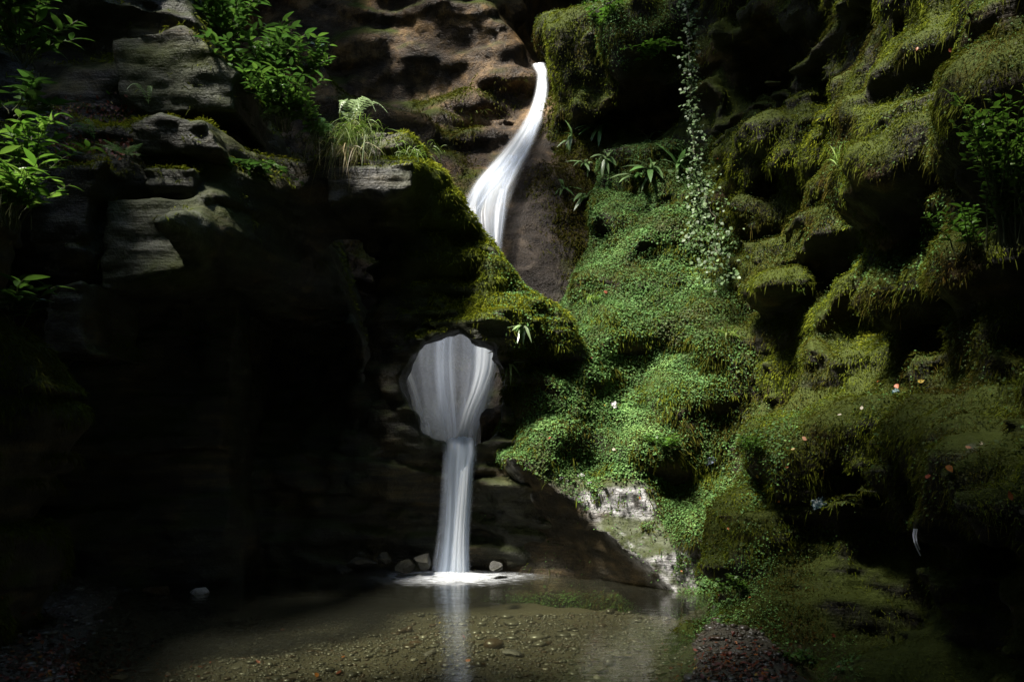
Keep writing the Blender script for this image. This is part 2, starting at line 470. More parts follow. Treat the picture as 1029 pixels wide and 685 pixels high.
# ------------------------------------------------------------------ materials
class NT:
    def __init__(s, name, hard=False):
        s.m = bpy.data.materials.new(name)
        s.m.use_nodes = True
        s.t = s.m.node_tree
        s.t.nodes.clear()
        s.out = s.t.nodes.new('ShaderNodeOutputMaterial')

    def n(s, typ, props=None, **inp):
        nd = s.t.nodes.new('ShaderNode' + typ)
        for k, v in (props or {}).items():
            setattr(nd, k, v)
        for k, v in inp.items():
            i = nd.inputs[int(k[1:])] if k[0] == 'i' and k[1:].isdigit() else nd.inputs[k.replace('_', ' ')]
            if hasattr(v, 'bl_idname') and hasattr(v, 'is_output'):
                s.t.links.new(v, i)
            else:
                i.default_value = v
        return nd

    def attr(s, name):
        return s.n('Attribute', {'attribute_name': name}).outputs['Fac']

    def math(s, op, a, b=0.0, c=None):
        nd = s.n('Math', {'operation': op}, i0=a, i1=b)
        return nd.outputs[0]

    def mix(s, f, a, b, typ='MIX'):
        nd = s.t.nodes.new('ShaderNodeMix')
        nd.data_type = 'RGBA'
        nd.blend_type = typ
        for i, v in ((0, f), (6, a), (7, b)):
            if hasattr(v, 'is_output'):
                s.t.links.new(v, nd.inputs[i])
            else:
                nd.inputs[i].default_value = v if i == 0 else (*v, 1)
        return nd.outputs[2]

    def ramp(s, f, stops):
        nd = s.n('ValToRGB', Fac=f)
        e = nd.color_ramp.elements
        while len(e) < len(stops):
            e.new(0.5)
        for el, (p, c) in zip(e, stops):
            el.position = p
            el.color = (*c, 1) if len(c) == 3 else c
        return nd.outputs[0]

    def noise(s, vec, scale, detail=4, rough=0.55):
        return s.n('TexNoise', None, Vector=vec, Scale=scale, Detail=detail, Roughness=rough).outputs[0]

    def pos(s, sc=(1, 1, 1)):
        p = s.n('NewGeometry').outputs['Position']
        return s.n('Mapping', None, Vector=p, Scale=sc).outputs[0]

    def surf(s, x):
        s.t.links.new(x, s.out.inputs[0])
        return s.m


def rock_material(name, dark, mid, light, moss=(0.035, 0.045, 0.010), rough=(0.35, 0.75), lay=9.0, bump=0.05, spec=0.3, bed=0.45):
    k = NT(name)
    p = k.pos()
    ps = k.pos((1.0, 1.0, lay))
    n1 = k.noise(ps, 1.3, 7, 0.62)
    n2 = k.noise(p, 5.0, 6, 0.6)
    n3 = k.noise(p, 38.0, 4, 0.65)
    ns = k.noise(k.pos((1.5, 1.5, 14)), 1.6, 5, 0.65)
    v = k.math('ADD', k.math('MULTIPLY', n1, 0.55), k.math('ADD', k.math('MULTIPLY', n2, 0.3), k.math('MULTIPLY', n3, 0.15)))
    c = k.ramp(v, [(0.36, dark), (0.50, mid), (0.66, light)])
    c = k.mix(k.math('MULTIPLY', k.attr('brown'), 0.9), c, k.ramp(v, [(0.41, (0.012, 0.008, 0.004)), (0.50, (0.055, 0.033, 0.014)), (0.62, (0.25, 0.145, 0.048))]))
    pv = k.ramp(k.noise(p, 9, 5, 0.6), [(0.36, (0.06, 0.06, 0.058)), (0.48, (0.30, 0.295, 0.295)), (0.60, (0.50, 0.495, 0.50))])
    c = k.mix(k.attr('pale'), c, pv)
    mm = k.math('MULTIPLY', k.attr('moss'), k.ramp(n2, [(0.12, (0, 0, 0)), (0.42, (1, 1, 1))]))
    c = k.mix(mm, c, k.mix(n3, tuple(0.5 * q for q in moss), tuple(1.6 * q for q in moss)))
    r = k.n('MapRange', None, Value=n2, From_Min=0.3, From_Max=0.7, To_Min=rough[0], To_Max=rough[1]).outputs[0]
    h = k.math('ADD', k.math('ADD', k.math('MULTIPLY', n2, 1.0), k.math('MULTIPLY', n3, 0.35)), k.math('MULTIPLY', ns, bed))
    b = k.n('Bump', None, Strength=0.9, Distance=bump, Height=h).outputs[0]
    bs = k.n('BsdfPrincipled', None, Base_Color=c, Roughness=r, Normal=b)
    k.t.links.new(k.n('MapRange', None, Value=k.attr('moss'), To_Min=spec, To_Max=0.04).outputs[0], bs.inputs['Specular IOR Level'])
    return k.surf(bs.outputs[0])


def leaf_material(name, stops, rough=0.5, trans=0.3, spec=0.4, noise=0.0):
    """stops colour the plant by the attribute hue; the attribute var makes single leaves lighter or darker"""
    k = NT(name)
    c = k.ramp(k.attr('hue'), stops)
    f = k.n('MapRange', None, Value=k.attr('var'), To_Min=0.55, To_Max=1.45).outputs[0]
    hs = k.n('HueSaturation', None, Value=f, Color=c)
    c = hs.outputs[0]
    b = k.n('BsdfPrincipled', None, Base_Color=c, Roughness=rough)
    b.inputs['Specular IOR Level'].default_value = spec
    t = k.n('BsdfTranslucent', None, Color=c)
    m = k.n('MixShader', None, i0=trans, i1=b.outputs[0], i2=t.outputs[0])
    return k.surf(m.outputs[0])


M_SLATE = rock_material('wet_slate', (0.007, 0.007, 0.006), (0.024, 0.025, 0.016), (0.054, 0.057, 0.034), moss=(0.042, 0.055, 0.012))
M_BROWN = rock_material('brown_rock', (0.012, 0.010, 0.009), (0.035, 0.03, 0.026), (0.12, 0.105, 0.09), rough=(0.3, 0.6), lay=1.6, bump=0.09, spec=0.12, bed=0.08)
M_WALL = rock_material('mossy_rock', (0.010, 0.010, 0.009), (0.025, 0.024, 0.018), (0.05, 0.046, 0.032), lay=5, spec=0.10)
M_MOSS = leaf_material('moss_fronds', [(0.0, (0.060, 0.032, 0.006)), (0.22, (0.050, 0.042, 0.005)), (0.5, (0.052, 0.062, 0.005)), (0.75, (0.090, 0.115, 0.007)), (1.0, (0.19, 0.20, 0.012))], 0.8, 0.3, 0.08)
M_COVER = leaf_material('small_leaves', [(0.0, (0.05, 0.055, 0.016)), (0.3, (0.045, 0.090, 0.016)), (0.6, (0.072, 0.162, 0.040)), (1.0, (0.18, 0.30, 0.085))], 0.65, 0.3, 0.2)
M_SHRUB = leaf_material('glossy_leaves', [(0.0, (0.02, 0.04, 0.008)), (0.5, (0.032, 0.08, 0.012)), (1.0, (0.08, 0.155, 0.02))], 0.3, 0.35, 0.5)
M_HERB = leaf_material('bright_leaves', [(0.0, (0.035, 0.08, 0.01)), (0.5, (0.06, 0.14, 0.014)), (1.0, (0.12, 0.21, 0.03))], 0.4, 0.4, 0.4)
M_IVY = leaf_material('ivy_leaves', [(0.0, (0.05, 0.08, 0.03)), (0.5, (0.06, 0.11, 0.035)), (1.0, (0.10, 0.15, 0.06))], 0.5, 0.25, 0.3)
M_FERN = leaf_material('fern_leaves', [(0.0, (0.05, 0.10, 0.03)), (0.5, (0.09, 0.19, 0.05)), (1.0, (0.25, 0.33, 0.16))], 0.35, 0.35, 0.5)
M_GRASS = leaf_material('grass_blades', [(0.0, (0.28, 0.22, 0.12)), (0.35, (0.20, 0.22, 0.07)), (0.7, (0.10, 0.18, 0.02)), (1.0, (0.17, 0.25, 0.04))], 0.5, 0.4, 0.3)
M_STEM = leaf_material('plant_stems', [(0.0, (0.035, 0.028, 0.014)), (1.0, (0.06, 0.08, 0.02))], 0.6, 0.0)
M_DEAD = leaf_material('fallen_leaf', [(0.0, (0.06, 0.026, 0.012)), (0.25, (0.17, 0.035, 0.018)), (0.5, (0.25, 0.085, 0.012)), (0.75, (0.29, 0.20, 0.03)), (1.0, (0.30, 0.26, 0.19))], 0.5, 0.2, 0.4)
M_CANOPY = leaf_material('canopy_leaves', [(0.0, (0.04, 0.08, 0.012)), (1.0, (0.08, 0.14, 0.025))], 0.5, 0.4)


def pebble_material():
    k = NT('gravel_stones')
    c = k.ramp(k.attr('hue'), [(0.0, (0.05, 0.028, 0.015)), (0.3, (0.04, 0.038, 0.028)), (0.6, (0.068, 0.064, 0.05)), (0.85, (0.12, 0.113, 0.092)), (1.0, (0.36, 0.34, 0.29))])
    c = k.mix(k.noise(k.pos(), 40, 3), c, (0.03, 0.028, 0.02), 'MULTIPLY') if False else c
    b = k.n('BsdfPrincipled', None, Base_Color=c, Roughness=0.35)
    return k.surf(b.outputs[0])


def bed_material():
    k = NT('pool_bed')
    p = k.pos()
    n = k.noise(p, 3, 6, 0.6)
    n2 = k.noise(p, 45, 3, 0.7)
    c = k.mix(n2, k.mix(n, (0.016, 0.014, 0.009), (0.04, 0.035, 0.022)), k.mix(n, (0.05, 0.044, 0.028), (0.11, 0.098, 0.066)))
    bp = k.n('Bump', None, Strength=0.8, Distance=0.02, Height=n2).outputs[0]
    b = k.n('BsdfPrincipled', None, Base_Color=c, Roughness=0.5, Normal=bp)
    return k.surf(b.outputs[0])


def water_material():
    k = NT('pool_water')
    n = k.noise(k.pos((1.2, 3.0, 1)), 3.0, 3, 0.5)
    n2 = k.noise(k.pos((1, 2, 1)), 14.0, 2, 0.5)
    bp = k.n('Bump', None, Strength=0.25, Distance=0.02, Height=k.math('ADD', n, k.math('MULTIPLY', n2, 0.25))).outputs[0]
    fr = k.n('Fresnel', None, IOR=1.33, Normal=bp)
    gl = k.n('BsdfGlossy', None, Color=(1, 1, 1, 1), Roughness=0.10, Normal=bp)
    tr = k.n('BsdfTransparent', None, Color=(0.80, 0.82, 0.66, 1))
    mud = k.n('BsdfDiffuse', None, Color=(0.06, 0.062, 0.044, 1))
    m0 = k.n('MixShader', None, i0=0.13, i1=tr.outputs[0], i2=mud.outputs[0])
    m = k.n('MixShader', None, i0=fr.outputs[0], i1=m0.outputs[0], i2=gl.outputs[0])
    return k.surf(m.outputs[0])


def fall_material(name, lo, hi, su=9.0, sv=0.7, edge=0.25, fade=None, col=(0.86, 0.91, 0.97), gloss=0.06):
    """silky falling water: streaks of denser and thinner water along the flow (uv: u across, v along)"""
    k = NT(name)
    uv = k.n('UVMap').outputs[0]
    n = k.noise(k.n('Mapping', None, Vector=uv, Scale=(su, sv, 1)).outputs[0], 1.0, 5, 0.6)
    n2 = k.noise(k.n('Mapping', None, Vector=uv, Scale=(su * 4, sv * 1.2, 1), Location=(3, 1, 0)).outputs[0], 1.0, 3, 0.6)
    v = k.math('ADD', k.math('MULTIPLY', n, 0.7), k.math('MULTIPLY', n2, 0.3))
    a = k.n('MapRange', None, Value=v, From_Min=0.33, From_Max=0.62, To_Min=lo, To_Max=hi).outputs[0]
    sx = k.n('SeparateXYZ', None, Vector=uv).outputs
    e = k.math('MULTIPLY', k.math('MULTIPLY', sx[0], k.math('SUBTRACT', 1.0, sx[0])), 4.0)
    e = k.math('ADD', e, k.math('MULTIPLY', k.math('SUBTRACT', v, 0.5), 0.9))
    e = k.n('MapRange', {'interpolation_type': 'SMOOTHSTEP'}, Value=e, From_Min=0.0, From_Max=edge, To_Min=0.0, To_Max=1.0).outputs[0]
    a = k.math('MULTIPLY', a, k.math('MULTIPLY', e, e))
    a = k.math('MULTIPLY', a, k.attr('dens'))
    d = k.n('BsdfDiffuse', None, Color=(*col, 1))
    t = k.n('BsdfTranslucent', None, Color=(*col, 1))
    s1 = k.n('MixShader', None, i0=0.5, i1=d.outputs[0], i2=t.outputs[0])
    g = k.n('BsdfGlossy', None, Roughness=0.35)
    s2 = k.n('MixShader', None, i0=gloss, i1=s1.outputs[0], i2=g.outputs[0])
    tr = k.n('BsdfTransparent')
    m = k.n('MixShader', None, i0=a, i1=tr.outputs[0], i2=s2.outputs[0])
    return k.surf(m.outputs[0])


M_PEB = pebble_material()
M_BED = bed_material()
M_WATER = water_material()
M_FALL = fall_material('white_water', 0.30, 0.95, 2.6, 0.35, 0.95)
M_VEIL = fall_material('thin_water', 0.06, 0.40, 1.8, 0.3, 0.8, col=(0.72, 0.80, 0.94))
M_STRAND = fall_material('strand_water', 0.7, 1.0, 1.6, 0.4, 0.9)
M_DROP = fall_material('falling_water', 0.42, 1.0, 1.8, 0.3, 0.95, col=(0.76, 0.86, 1.0))

# ------------------------------------------------------------------ masks on the rock masses
def in_poly(px, py, poly, soft=6.0):
    d = poly_sd(poly, px, py)
    return sm(soft, -soft, d)


def masks(key):
    S = SURF[key]
    V, N = S['V'], S['N']
    px, py = proj(V)
    n1 = pn(V, 0.45)
    n2 = pn(V + 7.7, 0.16)
    z0 = np.zeros(len(V))
    if key == 'screen':
        top = sm(0.15, 0.6, N[:, 2])
        ridge = sm(395, 430, px) * sm(340, 320, py)
        moss = top * (0.5 + 0.5 * ridge)
        face = sm(370, 455, px) * sm(345, 300, py) * sm(-0.5, 0.4, n1 + 0.4)
        moss = np.maximum(moss, face)
        plane = in_poly(px, py, [(100, 195), (208, 195), (208, 290), (100, 292)], 12) * (0.55 + 0.45 * sm(-0.3, 0.3, n1))
        plane = np.maximum(plane, in_poly(px, py, [(120, 40), (238, 40), (238, 112), (120, 112)], 12) * (0.5 + 0.5 * sm(-0.1, 0.5, n1)))
        moss = np.maximum(moss, 0.75 * plane)
        brown = 0.35 * sm(340, 420, px) * sm(420, 380, px + 0 * py) + 0.25 * sm(0, 0.6, n1)
        pale = in_poly(px, py, [(185, 205), (207, 225), (206, 268), (195, 260), (180, 240)], 8) * 0.5 * sm(-0.2, 0.4, n2)  # brighter right edge of the slab: light painted into the colour
        pale = np.maximum(pale, 0.16 * in_poly(px, py, [(110, 195), (205, 200), (206, 285), (110, 290)], 15) + 0.10 * in_poly(px, py, [(330, 165), (415, 165), (410, 205), (330, 200)], 8))  # slab and ledge faces painted paler to stand in for light
        pale = np.maximum(pale, 0.8 * sm(548, 556, py) * sm(585, 572, py) * sm(345, 365, px) * sm(445, 425, px) * sm(0.0, 0.5, n2 + 0.2) * sm(0.0, 0.4, N[:, 2] + 0.1))
        return moss, brown, pale
    if key == 'upper':
        moss = sm(0.15, 0.65, N[:, 2]) * sm(520, 480, px) * sm(-0.4, 0.2, n1)
        moss = np.maximum(moss, 0.55 * sm(0.0, 0.5, n1) * sm(500, 470, px) * sm(80, 120, py))
        moss = np.maximum(moss, 0.6 * sm(-0.1, 0.4, n1) * sm(540, 570, px) * sm(60, 40, -py + 100))
        brown = 0.75 + 0.25 * n1
        brown = brown * (1 - 0.9 * sm(245, 300, py)) * (1 - 0.7 * sm(110, 200, py) * sm(500, 520, px))
        return moss, np.clip(brown, 0, 1), z0
    if key == 'mound':
        pale = in_poly(px, py, PALE_PX, 9) * sm(-0.9, -0.1, n2 + 0.5 * pn(V, 0.09) + 0.15)  # pale rock, with its wet sheen painted into the colour
        pale = np.maximum(pale, in_poly(px, py, [(500, 455), (516, 462), (535, 503), (528, 506), (505, 480)], 3) * 0.8)
        under = in_poly(px, py, [(470, 470), (520, 470), (560, 487), (600, 515), (668, 592), (460, 605)], 5) * (1 - np.minimum(pale * 2, 1))
        return np.maximum(sm(0.1, 0.4, N[:, 2]) * 0.9, 0.15 * under) * (1 - 0.85 * under), 0.2 + 0 * px, pale
    if key == 'right':
        moss = sm(-0.25, 0.25, N[:, 2] + 0.3 * n1)
        pale = in_poly(px, py, [(948, 442), (1010, 432), (1012, 446), (960, 458)], 6) * 0.35
        br = 0.35 * sm(0, 0.5, n1)
        return moss, br, pale
    moss = sm(-0.1, 0.5, N[:, 2] + 0.4 * n1)
    return moss, 0.2 + z0, z0


ROCKN = {'screen': ('cliff', M_SLATE), 'upper': ('upper_cliff', M_BROWN), 'mound': ('mossy_slope', M_WALL), 'right': ('gorge_wall', M_WALL), 'left': ('gorge_wall', M_SLATE)}
for key, (nm, m) in ROCKN.items():
    S = SURF[key]
    V, N = S['V'], S['N']
    mo, br, pa = masks(key)
    # small roughness of the stone itself
    lay = 0.5 * pn(V * np.array([0.6, 0.6, 1.0]), 0.11) + 0.5 * pn(V * np.array([0.5, 0.5, 1.0]) + 4, 0.20)
    amp = {'screen': 0.035, 'upper': 0.02, 'mound': 0.015, 'right': 0.03, 'left': 0.03}[key]
    V2 = V + N * (amp * lay + 0.012 * pn(V + 2, 0.07))[:, None]
    S['V2'] = V2
    link(nm, quad_mesh(nm, V2, S['Q'], m, {'moss': mo, 'brown': br, 'pale': pa}), kind='structure')

# ------------------------------------------------------------------ ray casting, to rest things on the surfaces
from mathutils.bvhtree import BVHTree
from mathutils import Vector


def bvh_of(keys):
    vs, qs, o = [], [], 0
    for k in keys:
        vs.append(SURF[k]['V2'])
        qs.append(SURF[k]['Q'] + o)
        o += len(SURF[k]['V2'])
    return BVHTree.FromPolygons(np.concatenate(vs).tolist(), np.concatenate(qs).tolist())


# ------------------------------------------------------------------ the pool: bed, shores, water
def bed_z(x, y):
    q = np.stack([x.ravel(), y.ravel(), 0 * x.ravel()], 1)
    n = (0.05 * pn(q, 0.9) + 0.025 * pn(q + 3, 0.3) + 0.012 * pn(q + 5, 0.12)).reshape(x.shape)
    z = -0.16 - 0.20 * sm(6.0, 9.5, y) + n
    z = np.maximum(z, 0.07 + n * 1.2 - 0.42 * np.maximum(0, (x + 2.95) * 0.75 + (y - 5.55) * 0.30))      # left shore
    z = np.maximum(z, 0.09 + n * 1.4 - 0.85 * np.maximum(0, 1.38 - x + 0.30 * (y - 6.3)) - 0.7 * np.maximum(0, x - 1.85 - 0.1 * (y - 6)))      # right shore
    return z


xs = np.linspace(-7, 4, 221)
ys = np.linspace(2.5, 12.5, 201)
XX, YY = np.meshgrid(xs, ys, indexing='ij')
ZZ = bed_z(XX, YY)
V = np.stack([XX, YY, ZZ], -1).reshape(-1, 3)
ii = np.arange(221 * 201).reshape(221, 201)
Q = np.stack([ii[:-1, :-1], ii[1:, :-1], ii[1:, 1:], ii[:-1, 1:]], -1).reshape(-1, 4)
SURF['bed'] = dict(V=V, V2=V, Q=Q)
link('ground', quad_mesh('ground', V, Q, M_BED), kind='structure')
# far beyond, so the ground never ends in view
big = np.array([[-60, -40, -0.75], [60, -40, -0.75], [60, 80, -0.75], [-60, 80, -0.75]], float)
link('ground', quad_mesh('ground', big, np.array([[0, 1, 2, 3]]), M_BED), kind='structure')

wx = np.linspace(-6.5, 3.5, 41)
wy = np.linspace(2.6, 11.6, 41)
WX, WY = np.meshgrid(wx, wy, indexing='ij')
Vw = np.stack([WX, WY, 0 * WX], -1).reshape(-1, 3)
ii = np.arange(41 * 41).reshape(41, 41)
Qw = np.stack([ii[:-1, :-1], ii[1:, :-1], ii[1:, 1:], ii[:-1, 1:]], -1).reshape(-1, 4)
link('pool_water', quad_mesh('pool_water', Vw, Qw, M_WATER), kind='structure')

BV = bvh_of(['screen', 'upper', 'mound', 'right', 'left', 'bed'])


def hit(px, py, BV=BV):
    o = Vector((0, 0, CAMZ))
    d = Vector(P(px, py, 1.0)) - o
    p, n, i, t = BV.ray_cast(o, d.normalized())
    if p is None:
        return None, None
    n = np.array(n)
    if np.dot(n, np.array(d)) > 0:
        n = -n
    return np.array(p), n


# gravel: small stones on the bed and the shores
def stones_mesh(name, c, r, seed, flat=0.5, mat=None):
    rg = np.random.default_rng(seed)
    b = []
    for i in (-1, 0, 1):
        for j in (-1, 0, 1):
            for k_ in (-1, 0, 1):
                if (i, j, k_) != (0, 0, 0):
                    b.append((i, j, k_))
    B = np.array(b, float)
    id_ = {t: q for q, t in enumerate(b)}
    fs = []
    for ax in range(3):
        u, v = (ax + 1) % 3, (ax + 2) % 3
        for sgn in (-1, 1):
            for a in (-1, 0):
                for c_ in (-1, 0):
                    q = []
                    for (da, dc) in ((0, 0), (1, 0), (1, 1), (0, 1)):
                        t = [0, 0, 0]
                        t[ax] = sgn
                        t[u] = a + da
                        t[v] = c_ + dc
                        q.append(id_[tuple(t)])
                    fs.append(q if sgn > 0 else q[::-1])
    Fq = np.array(fs)
    Bn = B / np.linalg.norm(B, axis=1)[:, None] ** 0.8
    n = len(c)
    s = rg.uniform(0.6, 1.3, (n, 3)) * r[:, None]
    s[:, 2] *= flat
    W = Bn[None] * s[:, None, :] * rg.uniform(0.78, 1.22, (n, len(B), 1))
    a = rg.uniform(0, 6.28, n)
    ca, sa = np.cos(a)[:, None], np.sin(a)[:, None]
    x = W[:, :, 0] * ca - W[:, :, 1] * sa
    y = W[:, :, 0] * sa + W[:, :, 1] * ca
    W = np.stack([x, y, W[:, :, 2]], -1) + c[:, None, :]
    QQ = (Fq[None] + (np.arange(n) * len(B))[:, None, None]).reshape(-1, 4)
    hue = np.repeat(np.clip(rg.beta(1.6, 2.6, n), 0, 1), len(B))
    return quad_mesh(name, W.reshape(-1, 3), QQ, mat or M_PEB, {'hue': hue})


n = 30000
gd = 4.6 + rng.random(n) ** 0.8 * 5.2
gx = (rng.uniform(-60, 800, n) - CX) * gd / F_PX
gz = bed_z(gx, gd)
gr = rng.lognormal(-4.65, 0.5, n) * np.where(rng.random(n) < 0.03, 2.4, 1.0)
link('gravel', stones_mesh('gravel', np.stack([gx, gd, gz + gr * 0.2], 1), gr, 4), kind='stuff', label='small brown and grey stones covering the pool bed and its shores')

#PLANTS
def basis(d, up):
    d = nrm(d)
    s = nrm(np.cross(d, up) + 1e-6)
    return d, s, nrm(np.cross(s, d))


LEAF_T = np.array([0.0, 0.18, 0.45, 0.75, 1.0])
LEAF_W = np.array([0.10, 0.75, 1.0, 0.62, 0.04])


def leaf_arrays(Pt, D, U, L, W, droop, fold=0.25, wp=LEAF_W):
    """curved leaves with a midrib fold; returns verts (n,15,3)"""
    D, S, Nn = basis(D, U)
    n = len(Pt)
    t = LEAF_T[None, :, None]
    L_ = L[:, None, None]
    mid = Pt[:, None] + D[:, None] * t * L_ - Nn[:, None] * (t ** 2) * (droop * L)[:, None, None]
    w = (wp[None, :, None] * W[:, None, None]) * 0.5
    a = mid + S[:, None] * w + Nn[:, None] * w * fold
    b = mid - S[:, None] * w + Nn[:, None] * w * fold
    return np.stack([a, mid, b], 2).reshape(n, 15, 3)


_lq = []
for i_ in range(4):
    for j_ in range(2):
        _lq.append((i_ * 3 + j_, i_ * 3 + j_ + 1, (i_ + 1) * 3 + j_ + 1, (i_ + 1) * 3 + j_))
LEAF_Q = np.array(_lq)


def leaves_mesh(name, Vn, hue, var, mat):
    n, k = Vn.shape[:2]
    QQ = (LEAF_Q[None] + (np.arange(n) * k)[:, None, None]).reshape(-1, 4)
    return quad_mesh(name, Vn.reshape(-1, 3), QQ, mat, {'hue': np.repeat(hue, k), 'var': np.repeat(var, k)})


def tube_mesh(name, paths, radii, mat, hue=0.3, sides=5):
    VV, QQ, o = [], [], 0
    for pth, r in zip(paths, radii):
        pth = np.asarray(pth, float)
        m = len(pth)
        T = nrm(np.gradient(pth, axis=0))
        ref = np.where(np.abs(T[:, 2:3]) > 0.9, [[1.0, 0, 0]], [[0, 0, 1.0]])
        S = nrm(np.cross(T, ref))
        B = np.cross(S, T)
        rr = np.linspace(r[0], r[1], m)[:, None, None]
        a = np.linspace(0, 2 * math.pi, sides, endpoint=False)
        ring = pth[:, None] + rr * (S[:, None] * np.cos(a)[None, :, None] + B[:, None] * np.sin(a)[None, :, None])
        VV.append(ring.reshape(-1, 3))
        for i in range(m - 1):
            for j in range(sides):
                QQ.append((o + i * sides + j, o + i * sides + (j + 1) % sides, o + (i + 1) * sides + (j + 1) % sides, o + (i + 1) * sides + j))
        o += m * sides
    V = np.concatenate(VV)
    return quad_mesh(name, V, np.array(QQ), mat, {'hue': np.full(len(V), hue), 'var': np.full(len(V), 0.5)})


def root(name, loc, label, cat, group=None):
    o = bpy.data.objects.new(name, None)
    o.empty_display_size = 0.1
    o.location = tuple(loc)
    COL.objects.link(o)
    o['label'] = label
    o['category'] = cat
    if group:
        o['group'] = group
    return o


def broadleaf(name, base, label, cat, stems=6, h=0.6, spread=0.6, lean=(0, -0.2, 0), leaf=0.11, lw=0.36, per=14, mat=None, seed=1, hue=(0.3, 0.8), group=None, start=0.25, droop=0.35):
    """stems rising from one base, leaves in a spiral along them"""
    rg = np.random.default_rng(seed)
    r = root(name, base, label, cat, group)
    paths, rad, LP, LD = [], [], [], []
    for s in range(stems):
        az = rg.uniform(0, 6.28)
        out = np.array([math.cos(az), math.sin(az), 0]) * spread * rg.uniform(0.3, 1) + np.array(lean)
        hh = h * rg.uniform(0.6, 1.0)
        t = np.linspace(0, 1, 8)[:, None]
        b0 = np.append(rg.normal(0, 0.05, 2), -0.03)
        pth = b0 + out * t ** 1.3 + np.array([0, 0, hh]) * (t - 0.28 * t ** 2) / 0.72
        pth = pth + rg.normal(0, 0.006, pth.shape)
        paths.append(pth)
        rad.append((0.006, 0.002))
        for q in range(per):
            u = start + (1 - start) * (q + rg.random() * 0.6) / per
            i = min(int(u * 7), 6)
            f = u * 7 - i
            p = pth[i] * (1 - f) + pth[min(i + 1, 7)] * f
            a2 = q * 2.4 + rg.uniform(-0.5, 0.5)
            d = np.array([math.cos(a2), math.sin(a2), rg.uniform(0.0, 0.55)]) + 0.35 * nrm(pth[-1] - pth[0])
            LP.append(p)
            LD.append(d)
    LP, LD = np.array(LP), np.array(LD)
    n_ = len(LP)
    L = leaf * rg.uniform(0.6, 1.15, n_)
    U = np.array([0, 0, 1.0]) + rg.normal(0, 0.3, (n_, 3))
    Vn = leaf_arrays(LP, LD, U, L, L * lw, droop * rg.uniform(0.4, 1.5, n_))
    link('stem', tube_mesh('stem', paths, rad, M_STEM, 0.6), r)
    link('leaves', leaves_mesh('leaves', Vn, rg.uniform(*hue, n_), rg.random(n_), mat or M_SHRUB), r)
    return r


def blades(Pt, D, L, W, g, rg, seg=4):
    """grass-like strips that start along D and bend down; (n,2*(seg+1),3)"""
    n = len(Pt)
    t = np.linspace(0, 1, seg + 1)[None, :, None]
    D = nrm(D)
    S = nrm(np.cross(D, rg.normal(0, 1, (n, 3))))
    mid = Pt[:, None] + D[:, None] * t * L[:, None, None] + np.array([0, 0, -1.0]) * (t ** 2) * (g * L)[:, None, None]
    w = (np.array([0.55, 1.0, 0.9, 0.6, 0.08]) if seg == 4 else np.interp(np.linspace(0, 1, seg + 1), [0, 0.4, 0.8, 1], [0.6, 1, 0.7, 0.1]))[None, :, None] * W[:, None, None] * 0.5
    return np.stack([mid + S[:, None] * w, mid - S[:, None] * w], 2).reshape(n, 2 * (seg + 1), 3)


def strips_mesh(name, Vn, hue, var, mat, tipshift=0.0):
    n, k = Vn.shape[:2]
    seg = k // 2 - 1
    q = np.array([(2 * i, 2 * i + 1, 2 * i + 3, 2 * i + 2) for i in range(seg)])
    QQ = (q[None] + (np.arange(n) * k)[:, None, None]).reshape(-1, 4)
    tt = np.repeat(np.linspace(0, 1, seg + 1), 2)
    h = np.clip(hue[:, None] + tipshift * tt[None], 0, 1)
    return quad_mesh(name, Vn.reshape(-1, 3), QQ, mat, {'hue': h.ravel(), 'var': np.repeat(var, k)})


def tuft(base, label, n=60, L=0.22, W=0.008, g=0.6, seed=1, hue=(0.6, 1.0), spread=0.05, lean=(0, -0.2, 0.7), tip=-0.2, group='grass tufts on the rocks', wild=0.55):
    rg = np.random.default_rng(seed)
    pt = np.array([0, 0, 0]) + rg.normal(0, spread, (n, 3)) * np.array([1, 0.6, 0.3])
    D = np.array(lean) + rg.normal(0, wild, (n, 3))
    Ls = L * rg.uniform(0.5, 1.15, n)
    me = strips_mesh('grass_tuft', blades(pt, D, Ls, W * rg.uniform(0.6, 1.2, n), g * rg.uniform(0.5, 1.5, n), rg), rg.uniform(*hue, n), rg.random(n), M_GRASS, tip)
    o = link('grass_tuft', me, None, None, label, 'grass', group)
    o.location = tuple(base)
    return o


def frond_leaflets(pth, size, rg, wid=0.3):
    """leaflets in pairs along a fern's rachis"""
    m = len(pth)
    T = nrm(np.gradient(pth, axis=0))
    S = nrm(np.cross(T, np.array([0, 0, 1.0])))
    LP, LD, LL, UU = [], [], [], []
    for i in range(1, m):
        u = i / (m - 1)
        l = size * math.sin(math.pi * min(1, 0.12 + 0.86 * u)) * (1.05 - 0.35 * u) + 0.004
        for sg in (-1, 1):
            LP.append(pth[i])
            LD.append(S[i] * sg + T[i] * 0.45 + rg.normal(0, 0.06, 3))
            LL.append(l)
            UU.append(np.cross(S[i], T[i]))
    LL = np.array(LL)
    return leaf_arrays(np.array(LP), np.array(LD), np.array(UU), LL, LL * wid, np.full(len(LL), 0.15))


